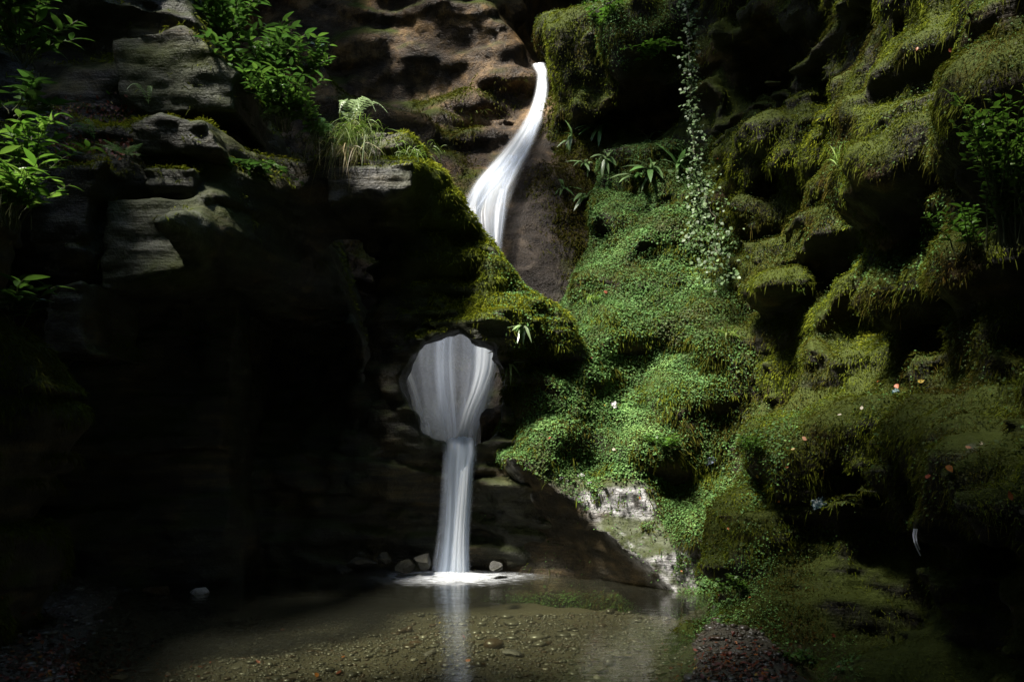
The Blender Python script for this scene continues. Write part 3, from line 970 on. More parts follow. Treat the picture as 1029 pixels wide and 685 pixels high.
def fern(base, label, fronds=6, L=0.35, seed=1, lean=(0, -0.3, 0), hue=(0.3, 0.8), size=0.06, group='ferns on the ledges', rise=0.5):
    rg = np.random.default_rng(seed)
    r = root('fern', base, label, 'fern', group)
    for f in range(fronds):
        az = rg.uniform(0, 6.28)
        out = np.array([math.cos(az), math.sin(az), 0]) * L * rg.uniform(0.5, 1) + np.array(lean) * L
        t = np.linspace(0, 1, 18)[:, None]
        pth = out * t + np.array([0, 0, L * rise * rg.uniform(0.7, 1.3)]) * (2.2 * t - 2.0 * t ** 2)
        Vn = frond_leaflets(pth, size, rg)
        n_ = len(Vn)
        k_ = Vn.shape[1]
        T = nrm(np.gradient(pth, axis=0))
        S = nrm(np.cross(T, np.array([0, 0, 1.0]))) * 0.003
        B = nrm(np.cross(S, T)) * 0.003
        tv = np.concatenate([pth + S, pth + B, pth - S], 1).reshape(-1, 3)
        tq = np.array([(3 * i + j, 3 * i + j + 1, 3 * i + j + 4, 3 * i + j + 3) for i in range(len(pth) - 1) for j in (0, 1)])
        QQ = np.concatenate([(LEAF_Q[None] + (np.arange(n_) * k_)[:, None, None]).reshape(-1, 4), tq + n_ * k_])
        VV = np.concatenate([Vn.reshape(-1, 3), tv])
        hv = np.full(len(VV), rg.uniform(*hue))
        vv = np.concatenate([np.repeat(rg.uniform(0.3, 0.7, n_), k_), np.full(len(tv), 0.5)])
        link('frond', quad_mesh('frond', VV, QQ, M_FERN, {'hue': hv, 'var': vv}), r)
    return r


STRAP_W = np.array([0.45, 0.85, 1.0, 0.75, 0.05])


def strap_fern(base, label, n=7, L=0.2, seed=1, nrm_=(0, -1, 0.2), hue=(0.3, 0.8), group='strap leaved ferns on the ledges', hang=0.9):
    rg = np.random.default_rng(seed)
    D = np.array(nrm_) * 0.8 + rg.normal(0, 0.45, (n, 3)) + np.array([0, 0, 0.35 - hang * 0.4])
    Ls = L * rg.uniform(0.6, 1.1, n)
    U = np.array([0, -0.5, 1.0]) + rg.normal(0, 0.2, (n, 3))
    Vn = leaf_arrays(rg.normal(0, 0.02, (n, 3)), D, U, Ls, Ls * 0.2, np.full(n, hang), 0.15, STRAP_W)
    r = root('strap_fern', base, label, 'fern', group)
    for i in range(n):
        link('leaf', leaves_mesh('leaf', Vn[i:i + 1], rg.uniform(*hue, 1), rg.random(1), M_FERN), r)
    return r

# ------------------------------------------------------------------ moss and ground cover on the rock
def scatter(key, n, wfn, seed):
    S = SURF[key]
    V, Q = S['V2'], S['Q']
    rg = np.random.default_rng(seed)
    c, fn = S['c'], S['fn']
    px, py = proj(c)
    w = S['area'] * wfn(c, fn, px, py) * ((px > -150) & (px < 1180) & (py > -120) & (py < 800))
    w = np.maximum(w, 0)
    f = rg.choice(len(Q), n, p=w / w.sum())
    a, b = rg.random((n, 1)), rg.random((n, 1))
    q = V[Q[f]]
    p = (q[:, 0] * (1 - a) + q[:, 1] * a) * (1 - b) + (q[:, 3] * (1 - a) + q[:, 2] * a) * b
    N = S['N'][Q[f]].mean(1)
    return p, nrm(N), rg


def moss_on(key, n, wfn, seed, Lr, Wk, hue, g=0.6, out=0.55, down=0.5, label='', name='moss'):
    p, N, rg = scatter(key, n, wfn, seed)
    d = p[:, 1]
    clump = 0.5 * (1 + pn(p, 0.14))
    cl2 = pn(p + 11, 0.30)
    D = out * N + np.array([0, 0, -down]) + rg.normal(0, 0.34, (n, 3)) + 0.6 * np.stack([pn(p, 0.08), pn(p + 5, 0.08), pn(p + 9, 0.08)], 1)
    p = p + N * (0.022 * pn(p + 17, 0.12) + 0.028)[:, None]
    L = (Lr[0] + (Lr[1] - Lr[0]) * clump) * rg.uniform(0.5, 1.25, n)
    W = Wk * d * rg.uniform(0.7, 1.5, n)
    h = hue(p, N, rg) + 0.10 * cl2 + rg.normal(0, 0.07, n)
    me = strips_mesh(name, blades(p - N * 0.01, D, L, W, g * rg.uniform(0.4, 1.6, n), rg, 3), np.clip(h, 0, 1), np.clip(0.5 + 0.25 * pn(p + 3, 0.09) + rg.normal(0, 0.2, n), 0, 1), M_MOSS, 0.12)
    return link(name, me, kind='stuff', label=label)


def small_leaves(key, n, wfn, seed, size, hue, name, label, face=0.6):
    p, N, rg = scatter(key, n, wfn, seed)
    p = p + N * (0.015 + 0.035 * rg.random((n, 1)) * (1 + pn(p, 0.25))[:, None])
    U = N * face + np.array([-0.05, -0.12, 0.65]) + rg.normal(0, 0.38, (n, 3))
    D = nrm(np.cross(U, rg.normal(0, 1, (n, 3))) + np.array([0, -0.2, -0.25]))
    D, S, Nn = basis(D, U)
    L = (size[0] + (size[1] - size[0]) * rg.random(n) ** 2) * (0.8 + 0.35 * pn(p + 4, 0.3))
    L = L[:, None]
    q = np.stack([p, p + D * L * 0.55 + S * L * 0.42, p + D * L, p + D * L * 0.55 - S * L * 0.42], 1)
    h = np.clip(hue(p, N, rg) + rg.normal(0, 0.12, n), 0, 1)
    v = np.clip(0.5 + 0.22 * pn(p + 3, 0.12) + rg.normal(0, 0.22, n), 0, 1)
    QQ = np.arange(n * 4).reshape(-1, 4)
    me = quad_mesh(name, q.reshape(-1, 3), QQ, M_COVER, {'hue': np.repeat(h, 4), 'var': np.repeat(v, 4)}, smooth=False)
    return link(name, me, kind='stuff', label=label)


def w_right(c, fn, px, py):
    n1 = pn(c, 0.55)
    n2 = pn(c + 3, 0.2)
    k = sm(-0.75, -0.1, fn[:, 2] + 0.35 * n1) * sm(-0.95, -0.3, n2 + 0.5 * n1 + 0.6 * fn[:, 2] + 0.25)
    k = k * (1 - in_poly(px, py, [(945, 440), (1012, 430), (1014, 446), (960, 458)], 4))
    k = k * (1 - 0.9 * in_poly(px, py, [(700, 20), (800, 0), (850, 60), (740, 150), (700, 160)], 25))     # bare dark rock
    k = k * (1 - 0.85 * in_poly(px, py, [(600, 95), (700, 70), (705, 175), (560, 200)], 15))
    k = k * (1 - 0.8 * in_poly(px, py, [(820, 560), (860, 540), (1060, 570), (1060, 720), (830, 720)], 20))  # moss thinned so dark rock deepens the shade under the overhang
    return k / c[:, 1]


moss_on('right', 26000, lambda c, fn, px, py: w_right(c, fn, px, py) * (0.25 + sm(0.35, -0.2, fn[:, 2])), 22, (0.03, 0.08), 0.00075,
        lambda p, N, r: 0.34 + 0.30 * pn(p, 0.6) + 0.2 * pn(p + 9, 0.2), g=0.9, out=0.5, down=0.6, label='long moss hanging in fringes under the bulges of the right gorge wall')
small_leaves('right', 70000, lambda c, fn, px, py: w_right(c, fn, px, py) * (0.3 + sm(-0.2, 0.4, pn(c + 4, 0.35))), 72, (0.011, 0.026), lambda p, N, r: 0.22 + 0.25 * pn(p, 0.5), 'ground_cover', 'tiny olive leaves matted into the moss of the right gorge wall')
moss_on('right', 300000, w_right, 21, (0.012, 0.045), 0.00090,
        lambda p, N, r: 0.46 + 0.32 * pn(p, 0.6) + 0.22 * pn(p + 9, 0.2), g=0.5, out=0.8, down=0.25, label='short dense moss covering the right gorge wall')


def w_mound_cover(c, fn, px, py):
    n1 = pn(c, 0.4)
    k = sm(-0.5, -0.15, fn[:, 2] + 0.5 * 0) * sm(-1.15, -0.5, n1 + 0.5 * pn(c, 0.15))
    k = k * (1 - in_poly(px, py, PALE_PX, 9) * 0.97 * sm(-0.75, -0.3, pn(c + 8, 0.14)))
    k = k * (1 - in_poly(px, py, [(478, 470), (520, 470), (560, 487), (600, 515), (668, 592), (460, 600)], 4) * 0.985)
    k = k * (1 - 0.75 * sm(690, 760, px) * sm(260, 330, py))
    return k


small_leaves('mound', 200000, w_mound_cover, 31, (0.015, 0.036), lambda p, N, r: 0.50 + 0.35 * pn(p, 0.5) + 0.25 * pn(p + 2, 0.17), 'ground_cover', 'small leaved ground cover over the mossy slope')
small_leaves('mound', 3500, w_mound_cover, 33, (0.035, 0.07), lambda p, N, r: 0.35 + 0.3 * pn(p, 0.4), 'ground_cover', 'larger leaves scattered through the small leaved cover of the slope', 0.4)
moss_on('mound', 52000, lambda c, fn, px, py: w_mound_cover(c, fn, px, py) * (0.25 + 1.2 * sm(0.0, 0.4, pn(c + 5, 0.3)) + sm(640, 740, px)) + 0.12 * in_poly(px, py, [(690, 250), (800, 250), (780, 600), (690, 590)], 20), 32, (0.04, 0.09), 0.00105,
        lambda p, N, r: 0.38 + 0.2 * pn(p, 0.6), label='olive moss on the slope beside the hole')


def w_screen(c, fn, px, py):
    n1 = pn(c, 0.35)
    top = sm(0.05, 0.5, fn[:, 2])
    k = top * (sm(385, 420, px) + 0.8 * sm(-0.3, 0.1, n1) * (px < 240) * (py > 95) * (py < 175) + 0.5 * sm(-0.2, 0.3, n1) * (py < 200) + 0.25 * sm(0.1, 0.4, n1)) * sm(360, 335, py)
    k = k + 0.8 * in_poly(px, py, [(412, 150), (440, 180), (500, 255), (580, 330), (590, 385), (540, 375), (500, 330), (470, 320), (440, 310), (425, 250)], 10) * sm(-0.35, 0.25, n1 + 0.4 * fn[:, 2] + 0.2 * sm(400, 500, px))
    k = k + 0.5 * in_poly(px, py, [(505, 340), (560, 340), (560, 400), (510, 400)], 8)
    return k


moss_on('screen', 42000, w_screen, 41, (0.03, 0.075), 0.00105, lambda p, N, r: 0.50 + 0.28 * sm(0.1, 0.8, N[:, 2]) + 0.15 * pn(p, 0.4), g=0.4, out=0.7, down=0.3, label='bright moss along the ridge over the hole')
small_leaves('screen', 5000, lambda c, fn, px, py: w_screen(c, fn, px, py) * sm(480, 520, px), 42, (0.02, 0.04), lambda p, N, r: 0.5 + 0.2 * pn(p, 0.4), 'ground_cover', 'small leaves creeping on the lower end of the ridge')


def w_upper(c, fn, px, py):
    n1 = pn(c, 0.6)
    k = sm(0.1, 0.6, fn[:, 2]) * sm(500, 470, px) * sm(-0.3, 0.2, n1) * sm(60, 100, py)
    k = k + 0.3 * in_poly(px, py, [(395, 105), (500, 80), (535, 75), (520, 110), (470, 175), (400, 140)], 15) * sm(0.0, 0.4, n1)
    k = k + 2.2 * in_poly(px, py, [(553, 60), (600, 100), (610, 200), (580, 300), (540, 315), (540, 250), (532, 200), (550, 120)], 14) * sm(-0.3, 0.3, n1)
    return k


moss_on('upper', 40000, w_upper, 51, (0.03, 0.07), 0.0009, lambda p, N, r: 0.30 + 0.15 * pn(p, 0.5), g=0.4, label='thin brown green moss on the upper cliff beside the chute')
moss_on('left', 16000, lambda c, fn, px, py: sm(-0.2, 0.3, fn[:, 2] + 0.5 * pn(c, 0.3)) * (py > 330), 61, (0.03, 0.08), 0.0011, lambda p, N, r: 0.42 + 0.2 * pn(p, 0.4), label='moss on the dark bulge of the left wall')
small_leaves('right', 26000, lambda c, fn, px, py: (in_poly(px, py, [(750, 440), (800, 420), (790, 470), (750, 520)], 12) + in_poly(px, py, [(690, 650), (740, 560), (770, 540), (790, 640), (830, 685), (740, 700)], 12) + 0.5 * in_poly(px, py, [(780, 650), (860, 640), (860, 700), (780, 700)], 15) + 0.5 * in_poly(px, py, [(850, 190), (900, 170), (960, 200), (950, 280), (870, 280)], 20)
                                                    + 0.8 * in_poly(px, py, [(590, 0), (690, 0), (690, 60), (620, 70)], 20)) * sm(-0.5, 0.0, fn[:, 2] + 0.4 * pn(c, 0.3) + 0.2), 71, (0.016, 0.036), lambda p, N, r: 0.5 + 0.25 * pn(p, 0.4), 'ground_cover', 'small green leaves creeping over the right gorge wall')

# ------------------------------------------------------------------ falling water
def ribbon(path, nu=20, nv=80, bulge=0.18, dens=None, clear=None, bv=None):
    """a lens-shaped body of water along (px, py, depth, width_px); u across, v along"""
    a = np.array(path, float)
    t = np.linspace(0, 1, len(a))
    tt = np.linspace(0, 1, nv)

    def sp(col):
        # smooth interpolation (Catmull-Rom through the given rows)
        y = a[:, col]
        m = np.gradient(y, t)
        i = np.clip(np.searchsorted(t, tt, 'right') - 1, 0, len(t) - 2)
        h = t[i + 1] - t[i]
        s = (tt - t[i]) / h
        return (2 * s ** 3 - 3 * s ** 2 + 1) * y[i] + (s ** 3 - 2 * s ** 2 + s) * h * m[i] + (-2 * s ** 3 + 3 * s ** 2) * y[i + 1] + (s ** 3 - s ** 2) * h * m[i + 1]
    px, py, d, w = sp(0), sp(1), sp(2), sp(3)
    c = np.stack([(px - CX) * d / F_PX, d, CAMZ + (HY - py) * d / F_PX], 1)
    if clear is not None:
        for i in range(nv):
            h_, _ = hit(px[i], py[i], bv or BV)
            if h_ is not None and h_[1] - clear < c[i, 1]:
                c[i] = P(px[i], py[i], h_[1] - clear)
        ys_ = np.convolve(np.pad(c[:, 1], 4, mode='edge'), np.ones(9) / 9, 'valid')
        c[:, 1] = np.minimum(c[:, 1], ys_)
    wm = w * d / F_PX
    T = nrm(np.gradient(c, axis=0))
    A = nrm(np.cross(T, np.array([0, 1.0, 0])))
    A = np.where(A[:, :1] < 0, -A, A)
    A = nrm(A + np.array([0.6, 0, 0]))
    Nn = nrm(np.cross(A, T))
    Nn = np.where(Nn[:, 1:2] > 0, -Nn, Nn)
    u = np.linspace(0, 1, nu)
    x = (u - 0.5)[None, :, None] * wm[:, None, None]
    f = (np.sqrt(np.clip(1 - (2 * u - 1) ** 2, 0, 1)) * bulge)[None, :, None] * wm[:, None, None]
    rip = (0.03 * np.sin(u * 23 + 1) + 0.03 * np.sin(u * 41))[None, :, None] * wm[:, None, None] * np.linspace(0.3, 1, nv)[:, None, None]
    front = c[:, None] + A[:, None] * x + Nn[:, None] * (f + rip)
    back = c[:, None] + A[:, None] * x - Nn[:, None] * f * 0.15
    V = np.concatenate([front.reshape(-1, 3), back.reshape(-1, 3)])
    ii = np.arange(nv * nu).reshape(nv, nu)
    q = np.stack([ii[:-1, :-1], ii[1:, :-1], ii[1:, 1:], ii[:-1, 1:]], -1).reshape(-1, 4)
    Q = np.concatenate([q, q[:, ::-1] + nv * nu])
    L = np.r_[0, np.cumsum(np.linalg.norm(np.diff(c, axis=0), axis=1))]
    uv = np.stack(np.broadcast_arrays(u[None, :], L[:, None]), -1).reshape(-1, 2)
    de = np.ones(nv) if dens is None else np.interp(tt, [q_[0] for q_ in dens], [q_[1] for q_ in dens])
    de = np.repeat(de, nu)
    return V, Q, np.concatenate([uv, uv]), np.concatenate([de, de])


def fall(name, path, mat, label=None, cat=None, parent=None, **k):
    V, Q, uv, de = ribbon(path, **k)
    o = link(name, quad_mesh(name, V, Q, mat, {'dens': de}, uv), parent, None, label, cat)
    return o


UP = [(541, 66, 14.3, 16), (545, 76, 13.95, 15), (543, 98, 13.7, 17), (536, 122, 13.45, 22), (522, 148, 13.0, 30), (506, 172, 12.6, 40), (492, 195, 12.25, 50), (487, 215, 12.0, 50), (488, 236, 11.8, 42), (490, 258, 11.6, 34), (490, 290, 11.4, 32)]
UB = bvh_of(['upper'])
upper = fall('waterfall', UP, M_FALL, 'upper waterfall sliding white down the brown rock chute', 'waterfall', clear=0.05, bv=UB, bulge=0.10, dens=[(0, 1), (0.75, 1), (0.9, 0.6), (1, 0.4)])
fall('strand', [(516, 157, 12.75, 14), (496, 178, 12.4, 24), (477, 202, 12.05, 26), (464, 228, 11.85, 24)], M_VEIL, parent=upper, bulge=0.12, clear=0.08, bv=UB)
fall('strand', [(506, 190, 12.2, 10), (502, 212, 12.0, 14), (499, 240, 11.75, 13), (496, 268, 11.6, 12)], M_VEIL, parent=upper, bulge=0.12, clear=0.07, bv=UB)
fall('strand', [(539, 118, 13.4, 8), (530, 142, 13.0, 12), (515, 168, 12.6, 12), (506, 190, 12.3, 10)], M_VEIL, parent=upper, bulge=0.12, clear=0.06, bv=UB)
LOW = [(462, 445, 10.50, 38), (462, 449, 10.43, 40), (462, 456, 10.38, 41), (461, 470, 10.36, 37), (460, 495, 10.36, 35), (458, 530, 10.36, 34), (456, 560, 10.36, 37), (455, 579, 10.36, 46)]
fall('waterfall', LOW, M_DROP, 'narrow lower waterfall dropping from the lip of the hole to the pool', 'waterfall', clear=0.03, bulge=0.22)
lower = bpy.data.objects['waterfall.001']
fall('strand', [(450, 447, 10.47, 12), (448, 480, 10.33, 12), (445, 530, 10.32, 13), (441, 578, 10.32, 22)], M_VEIL, parent=lower, bulge=0.15)
fall('strand', [(473, 447, 10.47, 8), (472, 475, 10.33, 8), (468, 530, 10.32, 9), (466, 578, 10.32, 14)], M_VEIL, parent=lower, bulge=0.15)
fall('strand', [(466, 450, 10.40, 9), (466, 480, 10.27, 12), (462, 530, 10.25, 14), (460, 579, 10.25, 20)], M_STRAND, parent=lower, bulge=0.2)
veil = fall('waterfall', [(458, 316, 11.69, 88), (460, 340, 11.64, 92), (459, 390, 11.58, 90), (455, 430, 11.54, 78), (455, 452, 11.52, 74)], M_VEIL, 'grey veil of water seen through the round hole in the rock', 'waterfall', bulge=0.05, dens=[(0, 0.9), (1, 0.55)])
fall('strand', [(430, 318, 11.72, 56), (426, 360, 11.68, 62), (430, 400, 11.64, 58), (440, 430, 11.60, 46), (442, 452, 11.58, 44)], M_VEIL, parent=veil, bulge=0.08)
fall('strand', [(478, 318, 11.66, 50), (482, 350, 11.62, 48), (478, 390, 11.59, 44), (470, 425, 11.56, 36), (466, 452, 11.54, 34)], M_VEIL, parent=veil, bulge=0.08)
fall('strand', [(448, 325, 11.64, 20), (446, 370, 11.60, 26), (450, 420, 11.56, 24), (453, 450, 11.54, 20)], M_VEIL, parent=veil, bulge=0.1)
fall('strand', [(489, 330, 11.60, 30), (488, 352, 11.56, 27), (486, 372, 11.53, 23), (480, 392, 11.50, 18), (472, 412, 11.47, 15), (467, 430, 11.42, 14), (464, 446, 11.37, 16)], M_STRAND, parent=veil, bulge=0.25)
fall('strand', [(405, 362, 11.32, 8), (412, 380, 11.30, 8), (420, 402, 11.28, 8), (428, 428, 11.25, 7)], M_STRAND, parent=veil, bulge=0.2, dens=[(0, 0.5), (1, 0.3)])
fall('strand', [(404, 380, 11.32, 6), (408, 398, 11.30, 6), (418, 422, 11.28, 7), (430, 440, 11.25, 6)], M_STRAND, parent=veil, bulge=0.2, dens=[(0, 0.4), (1, 0.3)])


def foam_material():
    k = NT('foam')
    uv = k.n('UVMap').outputs[0]
    sx = k.n('SeparateXYZ', None, Vector=uv).outputs
    r = sx[0]
    n = k.noise(k.pos((3, 8, 1)), 2.5, 4, 0.6)
    a = k.math('SUBTRACT', k.math('ADD', 1.0, k.math('MULTIPLY', k.math('SUBTRACT', n, 0.5), 1.1)), r)
    a = k.n('MapRange', {'interpolation_type': 'SMOOTHSTEP'}, Value=a, From_Min=0.0, From_Max=0.9, To_Min=0.0, To_Max=1.0).outputs[0]
    a = k.math('MULTIPLY', k.math('MULTIPLY', a, a), 0.55)
    d = k.n('BsdfDiffuse', None, Color=(0.86, 0.90, 0.94, 1))
    tr = k.n('BsdfTransparent')
    m = k.n('MixShader', None, i0=a, i1=tr.outputs[0], i2=d.outputs[0])
    return k.surf(m.outputs[0])


fc = P(453, 575, 10.36)
fc[2] = 0.006
nr, na = 24, 64
rr = np.linspace(0, 1, nr)[:, None]
aa = np.linspace(0, 2 * math.pi, na, endpoint=False)[None]
fx = rr * np.cos(aa) * (0.95 + 0.1 * np.sin(3 * aa)) * 1.4
fy = rr * np.sin(aa) * 0.85 - 0.16
fz = 0.045 * np.exp(-(rr * 3.2) ** 2) * (1 + 0.3 * np.sin(5 * aa)) + 0 * aa
Vf = np.stack([fx, fy, fz], -1).reshape(-1, 3)
ii = np.arange(nr * na).reshape(nr, na)
Qf = np.stack([ii[:-1], ii[1:], np.roll(ii[1:], -1, 1), np.roll(ii[:-1], -1, 1)], -1).reshape(-1, 4)
o = link('foam', quad_mesh('foam', Vf, Qf, foam_material(), None, np.stack([rr + 0 * aa, 0 * rr + aa / 6.2832], -1).reshape(-1, 2)), None, 'thing', 'white foam spreading on the pool where the lower waterfall lands', 'foam')
o.location = tuple(fc)

# ------------------------------------------------------------------ rocks one could lift
def rock(name, px, py, size, label, cat='rock', mat=None, seed=1, group=None, attrs=(0, 0.2, 0), at=None, sink=0.3):
    import bmesh
    rg = np.random.default_rng(seed)
    bm = bmesh.new()
    bmesh.ops.create_icosphere(bm, subdivisions=4, radius=1)
    V = np.array([v.co[:] for v in bm.verts])
    pl = nrm(rg.normal(0, 1, (18, 3)))
    for q in pl:
        dd = V @ q
        V = V - np.maximum(dd - rg.uniform(0.42, 0.78), 0)[:, None] * q
    V = V * (1 + 0.10 * pn(V + seed * 3.1, 0.5) + 0.05 * pn(V + seed, 0.2) + 0.02 * pn(V + seed, 0.08))[:, None]
    V = V * np.array(size)
    for v, c in zip(bm.verts, V):
        v.co = c
    me = bpy.data.meshes.new(name)
    bm.to_mesh(me)
    bm.free()
    me.polygons.foreach_set('use_smooth', np.ones(len(me.polygons), bool))
    for n_, val in zip(('moss', 'brown', 'pale'), attrs):
        at_ = me.attributes.new(n_, 'FLOAT', 'POINT')
        at_.data.foreach_set('value', np.full(len(V), val, np.float32))
    me.materials.append(mat or M_SLATE)
    o = link(name, me, None, None, label, cat, group)
    if at is None:
        p, n_ = hit(px, py)
        if p is None:
            p = P(px, py, 8)
        at = p + np.array([0, 0, size[2] * (1 - sink)])
    o.location = tuple(at)
    o.rotation_euler = (rg.uniform(-0.15, 0.15), rg.uniform(-0.15, 0.15), rg.uniform(0, 6.28))
    return o


def on_water(px, py, z=0.0):
    d = (CAMZ - z) * F_PX / (py - HY)
    return P(px, py, d)


rock('boulder', 0, 0, (0.30, 0.22, 0.36), 'dark brown boulder inside the hole behind its right rim', 'boulder', M_BROWN, 3, None, (0, 0.75, 0), at=P(500, 428, 11.0))
rock('rock', 0, 0, (0.17, 0.12, 0.09), 'rounded reddish brown rock at the dark far edge of the pool', 'rock', M_BROWN, 5, None, (0, 0.9, 0.0), at=on_water(161, 596) + [0, 0, 0.02])
rock('rock', 0, 0, (0.15, 0.10, 0.07), 'pale speckled flat rock beside the reddish rock in the pool', 'rock', M_SLATE, 6, None, (0, 0.1, 0.6), at=on_water(199, 596) + [0, 0, 0.02])
WR = [(362, 558, .20, .09, 'wet grey rock farthest left at the foot of the pierced cliff', .35), (386, 554, .17, .10, 'wet grey rock second from left at the foot of the pierced cliff', .4),
      (408, 560, .17, .10, 'dark wedge shaped rock at the foot of the pierced cliff left of the fall', .05), (426, 556, .17, .12, 'shiny pale rock just left of the falling water', .45), (500, 564, .12, .08, 'small pale rock just right of the falling water', .5), (345, 568, .16, .05, 'low dark rock half sunk left of the wet grey rocks', .1)]
for i, (x, y, a, h, lb, pl_) in enumerate(WR):
    p = P(x, y, 10.2 if i != 4 else 10.1)
    p[2] = max(p[2] - h * 0.8, -0.02)
    rock('rock', 0, 0, (a * 1.2, a * 0.8, h), lb, 'rock', M_SLATE, 20 + i, None, (0, 0.05, pl_ * 0.12), at=p)
for i, (x, y, a, lb) in enumerate([(563, 482, .05, 'small grey stone on the upper edge of the slab, left of the flat pale one'), (572, 484, .045, 'grey pebble second along the upper edge of the slab'), (583, 479, .075, 'flat pale stone lying on the upper edge of the slab'), (592, 487, .05, 'pinkish stone between the flat pale stone and the pale rock'), (551, 480, .06, 'dark stone at the left end of the row on the slab edge')]):
    rock('stone', x, y, (a, a * .8, a * .5), lb, 'stone', M_SLATE, 40 + i, None, (0, .3 if i == 3 else .05, [.35, .3, .75, .5, .1][i]), sink=0.5)
SS = [(137, 634, .055, .5, 'yellowish stone breaking the surface near the left shore'), (145, 647, .05, .7, 'whitish stone pair below the yellowish one near the left shore'), (575, 641, .03, .95, 'tiny white stone shining on the pool bed right of centre'), (118, 682, .11, .1, 'flat orange brown stone at the left shore by the bottom edge'), (432, 657, .10, .25, 'flat tan stone under shallow water below the lower waterfall'),
      (515, 658, .12, .3, 'pale slab shaped stone on the pool bed at bottom centre'), (625, 660, .11, .3, 'greenish pale stone under water near the right shore'), (604, 674, .12, .25, 'broad flat stone under water by the bottom edge right of centre'), (230, 640, .06, .4, 'small tan stone in the shallows left of centre')]
for i, (x, y, a, pl_, lb) in enumerate(SS):
    rock('stone', x, y, (a, a * .7, a * .2), lb, 'stone', M_SLATE, 60 + i, None, (0, .5, pl_), sink=0.2)

# ------------------------------------------------------------------ plants
def at_hit(px, py, off=0.0):
    p, n_ = hit(px, py)
    if p is None:
        return P(px, py, 9)
    return p + n_ * off


def before(px, py, d):
    return P(px, py, d)


# shrubs on the left ledge
broadleaf('shrub', before(268, 118, 9.7), 'dark glossy shrub at the back left of the ledge, tallest of the ledge shrubs', 'shrub', 24, 1.15, 0.7, (-0.1, -0.1, 0), 0.16, 0.38, 20, seed=3, hue=(0.2, 0.8))
broadleaf('shrub', before(225, 55, 10.0), 'leafy shrub over the upper left rock at the top of the photo', 'shrub', 22, 0.9, 0.75, (0.05, -0.1, 0.1), 0.15, 0.38, 18, seed=4, hue=(0.15, 0.8))
broadleaf('shrub', before(285, 130, 9.5), 'low leafy shrub spreading right from the tall ledge shrub', 'shrub', 22, 0.62, 0.5, (0.06, -0.2, 0), 0.14, 0.38, 16, seed=5, hue=(0.3, 0.9))
broadleaf('shrub', before(315, 142, 9.5), 'small bright leaved shrub beside the drooping grass on the ledge', 'shrub', 8, 0.42, 0.3, (0.05, -0.15, 0), 0.10, 0.45, 12, seed=6, hue=(0.5, 1.0))
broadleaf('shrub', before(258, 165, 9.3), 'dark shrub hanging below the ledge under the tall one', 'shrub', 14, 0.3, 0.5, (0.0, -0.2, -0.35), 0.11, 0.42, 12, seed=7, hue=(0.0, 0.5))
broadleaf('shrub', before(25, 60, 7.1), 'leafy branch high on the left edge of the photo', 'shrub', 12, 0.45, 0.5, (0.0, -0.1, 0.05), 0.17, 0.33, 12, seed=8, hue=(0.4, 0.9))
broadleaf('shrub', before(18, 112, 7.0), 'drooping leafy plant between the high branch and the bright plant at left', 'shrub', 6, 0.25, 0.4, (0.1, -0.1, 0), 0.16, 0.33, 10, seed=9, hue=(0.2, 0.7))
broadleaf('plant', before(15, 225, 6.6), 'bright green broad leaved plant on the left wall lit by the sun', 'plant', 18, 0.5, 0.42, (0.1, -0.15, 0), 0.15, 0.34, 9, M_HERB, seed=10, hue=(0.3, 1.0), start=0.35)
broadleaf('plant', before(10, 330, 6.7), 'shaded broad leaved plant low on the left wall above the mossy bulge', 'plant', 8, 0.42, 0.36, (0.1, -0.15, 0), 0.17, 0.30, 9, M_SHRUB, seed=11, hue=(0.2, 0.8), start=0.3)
broadleaf('plant', before(30, 185, 6.9), 'leafy plant behind the sunlit broad leaved one on the left wall', 'plant', 12, 0.55, 0.4, (0.12, -0.1, 0), 0.14, 0.34, 12, M_HERB, seed=110, hue=(0.2, 0.9), start=0.35)
broadleaf('shrub', before(5, 25, 6.9), 'leafy shrub filling the top left corner of the photo', 'shrub', 12, 0.6, 0.45, (0.12, -0.1, 0), 0.16, 0.34, 12, seed=111, hue=(0.2, 0.8))
broadleaf('shrub', before(305, 85, 9.8), 'feathery leafed shrub at the right end of the upper left thicket', 'shrub', 14, 0.55, 0.4, (0.0, -0.1, 0), 0.12, 0.38, 14, seed=112, hue=(0.3, 0.9))
broadleaf('seedling', at_hit(62, 358, 0.03), 'pale leaved seedling on top of the left mossy bulge', 'plant', 3, 0.14, 0.16, (0.1, -0.1, 0), 0.11, 0.4, 4, M_IVY, seed=12, hue=(0.5, 1.0))
broadleaf('seedling', at_hit(106, 118, 0.02), 'single thin seedling standing on the dark left ledge', 'plant', 1, 0.32, 0.02, (0, 0, 0), 0.06, 0.5, 6, M_HERB, seed=13, start=0.75)
broadleaf('seedling', at_hit(40, 112, 0.02), 'thin seedling with long leaves on the left ledge by the edge', 'plant', 2, 0.28, 0.15, (0.05, -0.1, 0), 0.15, 0.2, 6, M_HERB, seed=14, start=0.5)
fern(at_hit(128, 158, 0.03), 'bright little fern hanging over the left ledge', 5, 0.3, 15, (0.2, -0.6, 0), (0.4, 0.8), 0.05, rise=0.1)
fern(at_hit(95, 140, 0.03), 'dry arching fern above the bright little fern on the left ledge', 4, 0.32, 16, (0.2, -0.4, 0), (0.1, 0.4), 0.04, rise=0.5)
fern(at_hit(150, 104, 0.03), 'withered curled fern beside the mossy block on the left', 3, 0.3, 17, (0.1, -0.3, 0), (0.7, 1.0), 0.035, rise=0.7)
